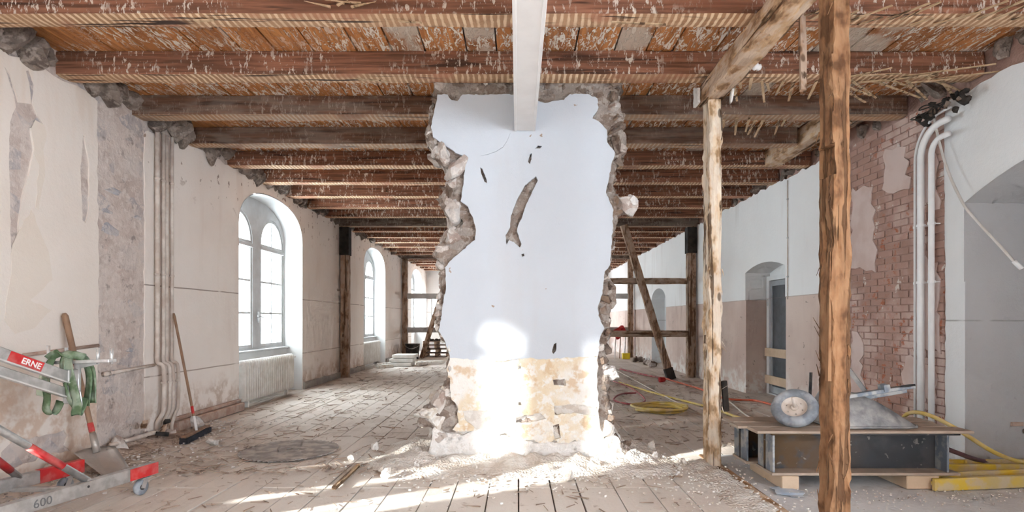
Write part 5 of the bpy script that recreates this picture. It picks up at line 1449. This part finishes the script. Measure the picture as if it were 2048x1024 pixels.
def scatter(name, n, region, m, lab, size, flat, seed, avoid=True):
    R = random.Random(seed); mb = MB()
    for _ in range(n):
        x, y = region(R)
        if avoid and -.95 < x < 1.0 and 5.25 < y < 5.85: continue
        if abs(x) > 4.05: continue
        L = R.uniform(*size); a = R.uniform(0, PI); w = L * R.uniform(*flat); z = R.uniform(.003, .012)
        dv = Vector((math.cos(a), math.sin(a), R.uniform(-.05, .05))); p = Vector((x, y, z + .004))
        mb.bar(p - dv * L / 2, p + dv * L / 2, w, min(w * .6, .02) + .002, w1=w * R.uniform(.3, 1), h1=.004)
    tag(obj(name, mb, m, None, fix=False), lab, 'debris', kind='stuff')


def aisle(R):
    d = 4.9 + 11 * R.random() ** 1.7
    return R.uniform(-4.0, -.6) if R.random() < .8 else R.gauss(-2.6, .5), d


def aisle_r(R): return R.uniform(1.1, 4.0), 6.0 + 8 * R.random() ** 1.4
def ring(R):
    a = R.uniform(0, 2 * PI); r = abs(R.gauss(0, .35))
    return .05 + math.cos(a) * (.95 + r), 5.4 + math.sin(a) * (.45 + r)


scatter('wood_splinters', 1000, aisle, 'splinter_wood', 'brown splinters and lath scraps strewn over the window-side planks', (.03, .2), (.03, .09), 1)
scatter('wood_splinters', 650, aisle_r, 'splinter_wood', 'brown splinters strewn over the door-side planks', (.03, .2), (.03, .09), 2)
scatter('wood_splinters', 260, lambda R: (R.uniform(-3.6, 1.7), R.uniform(3.3, 5.3)), 'splinter_wood', 'thin splinters strewn on the planks before the pillar', (.02, .13), (.04, .1), 3)
scatter('plaster_crumbs', 1300, ring, 'stone_pale', 'white plaster crumbs scattered round the foot of the pillar', (.006, .028), (.5, 1), 4)
scatter('plaster_crumbs', 700, lambda R: (R.gauss(1.6, .3), R.uniform(2.8, 5.4)), 'stone_pale', 'white crumbs along the sill of the removed partition', (.005, .018), (.5, 1), 5)
scatter('plaster_crumbs', 260, lambda R: (R.uniform(2.2, 4.0), 4.4 - abs(R.gauss(0, .25))), 'stone_grey', 'grey crumbs on the concrete before the girders', (.004, .013), (.5, 1), 6)
scatter('plaster_crumbs', 700, lambda R: (-4.1 + abs(R.gauss(0, .5)), R.uniform(4.0, 7.5)), 'stone_grey', 'brown crumbs at the foot of the bare masonry', (.006, .03), (.5, 1), 7)
R = random.Random(15)
for k in range(34):
    x, y = ring(R)
    if (-.95 < x < 1.0 and 5.1 < y < 5.85) or y > 6.4: continue
    s_ = R.uniform(.03, .075)
    tag(inst('rubble_stone', R.choice(rocks('stone_pale', 5)), (x, y, s_ * .35 + .02), (R.uniform(0, 6), R.uniform(0, 6), R.uniform(0, 6)), (s_ * 1.2, s_, s_ * .7)), 'pale lump of rubble at the foot of the pillar', 'stone', 'rubble round the pillar')
for k, (px, py, s_) in enumerate(((427, 885, .07), (300, 868, .09), (285, 850, .10), (60, 900, .12), (20, 945, .11), (95, 915, .09))):
    p = on_floor(px, py, .03)
    if p.x < -4.0: p.x = -4.0
    tag(inst('rubble_stone', R.choice(rocks('stone_grey', 5)), p, (R.uniform(0, 6), R.uniform(0, 6), R.uniform(0, 6)), (s_ * 1.2, s_, s_ * .7)),
        ('single pale lump beside the broom head', 'rubble lump at the foot of the heating pipes', 'upper rubble lump at the foot of the bare masonry', 'large rubble lump between trolley and wall', 'rubble lump at the edge of the picture by the trolley', 'small rubble lump near the shovel')[k], 'stone', 'rubble by the near wall')
for k in range(4):
    a = Vector((-4.05 + R.uniform(0, .15), 6.05 + k * .09, .06 + R.uniform(0, .15)))
    tag(obj('rubble_stick', timber(a, a + Vector((R.uniform(.02, .14), R.uniform(-.2, .1), R.uniform(-.05, .1))), .05, .04, k, .01, .05, 3), 'charred' if k % 2 else 'frame_wood'), 'dark broken stick in the rubble beneath the heating pipes', 'stick', 'sticks beneath the heating pipes')
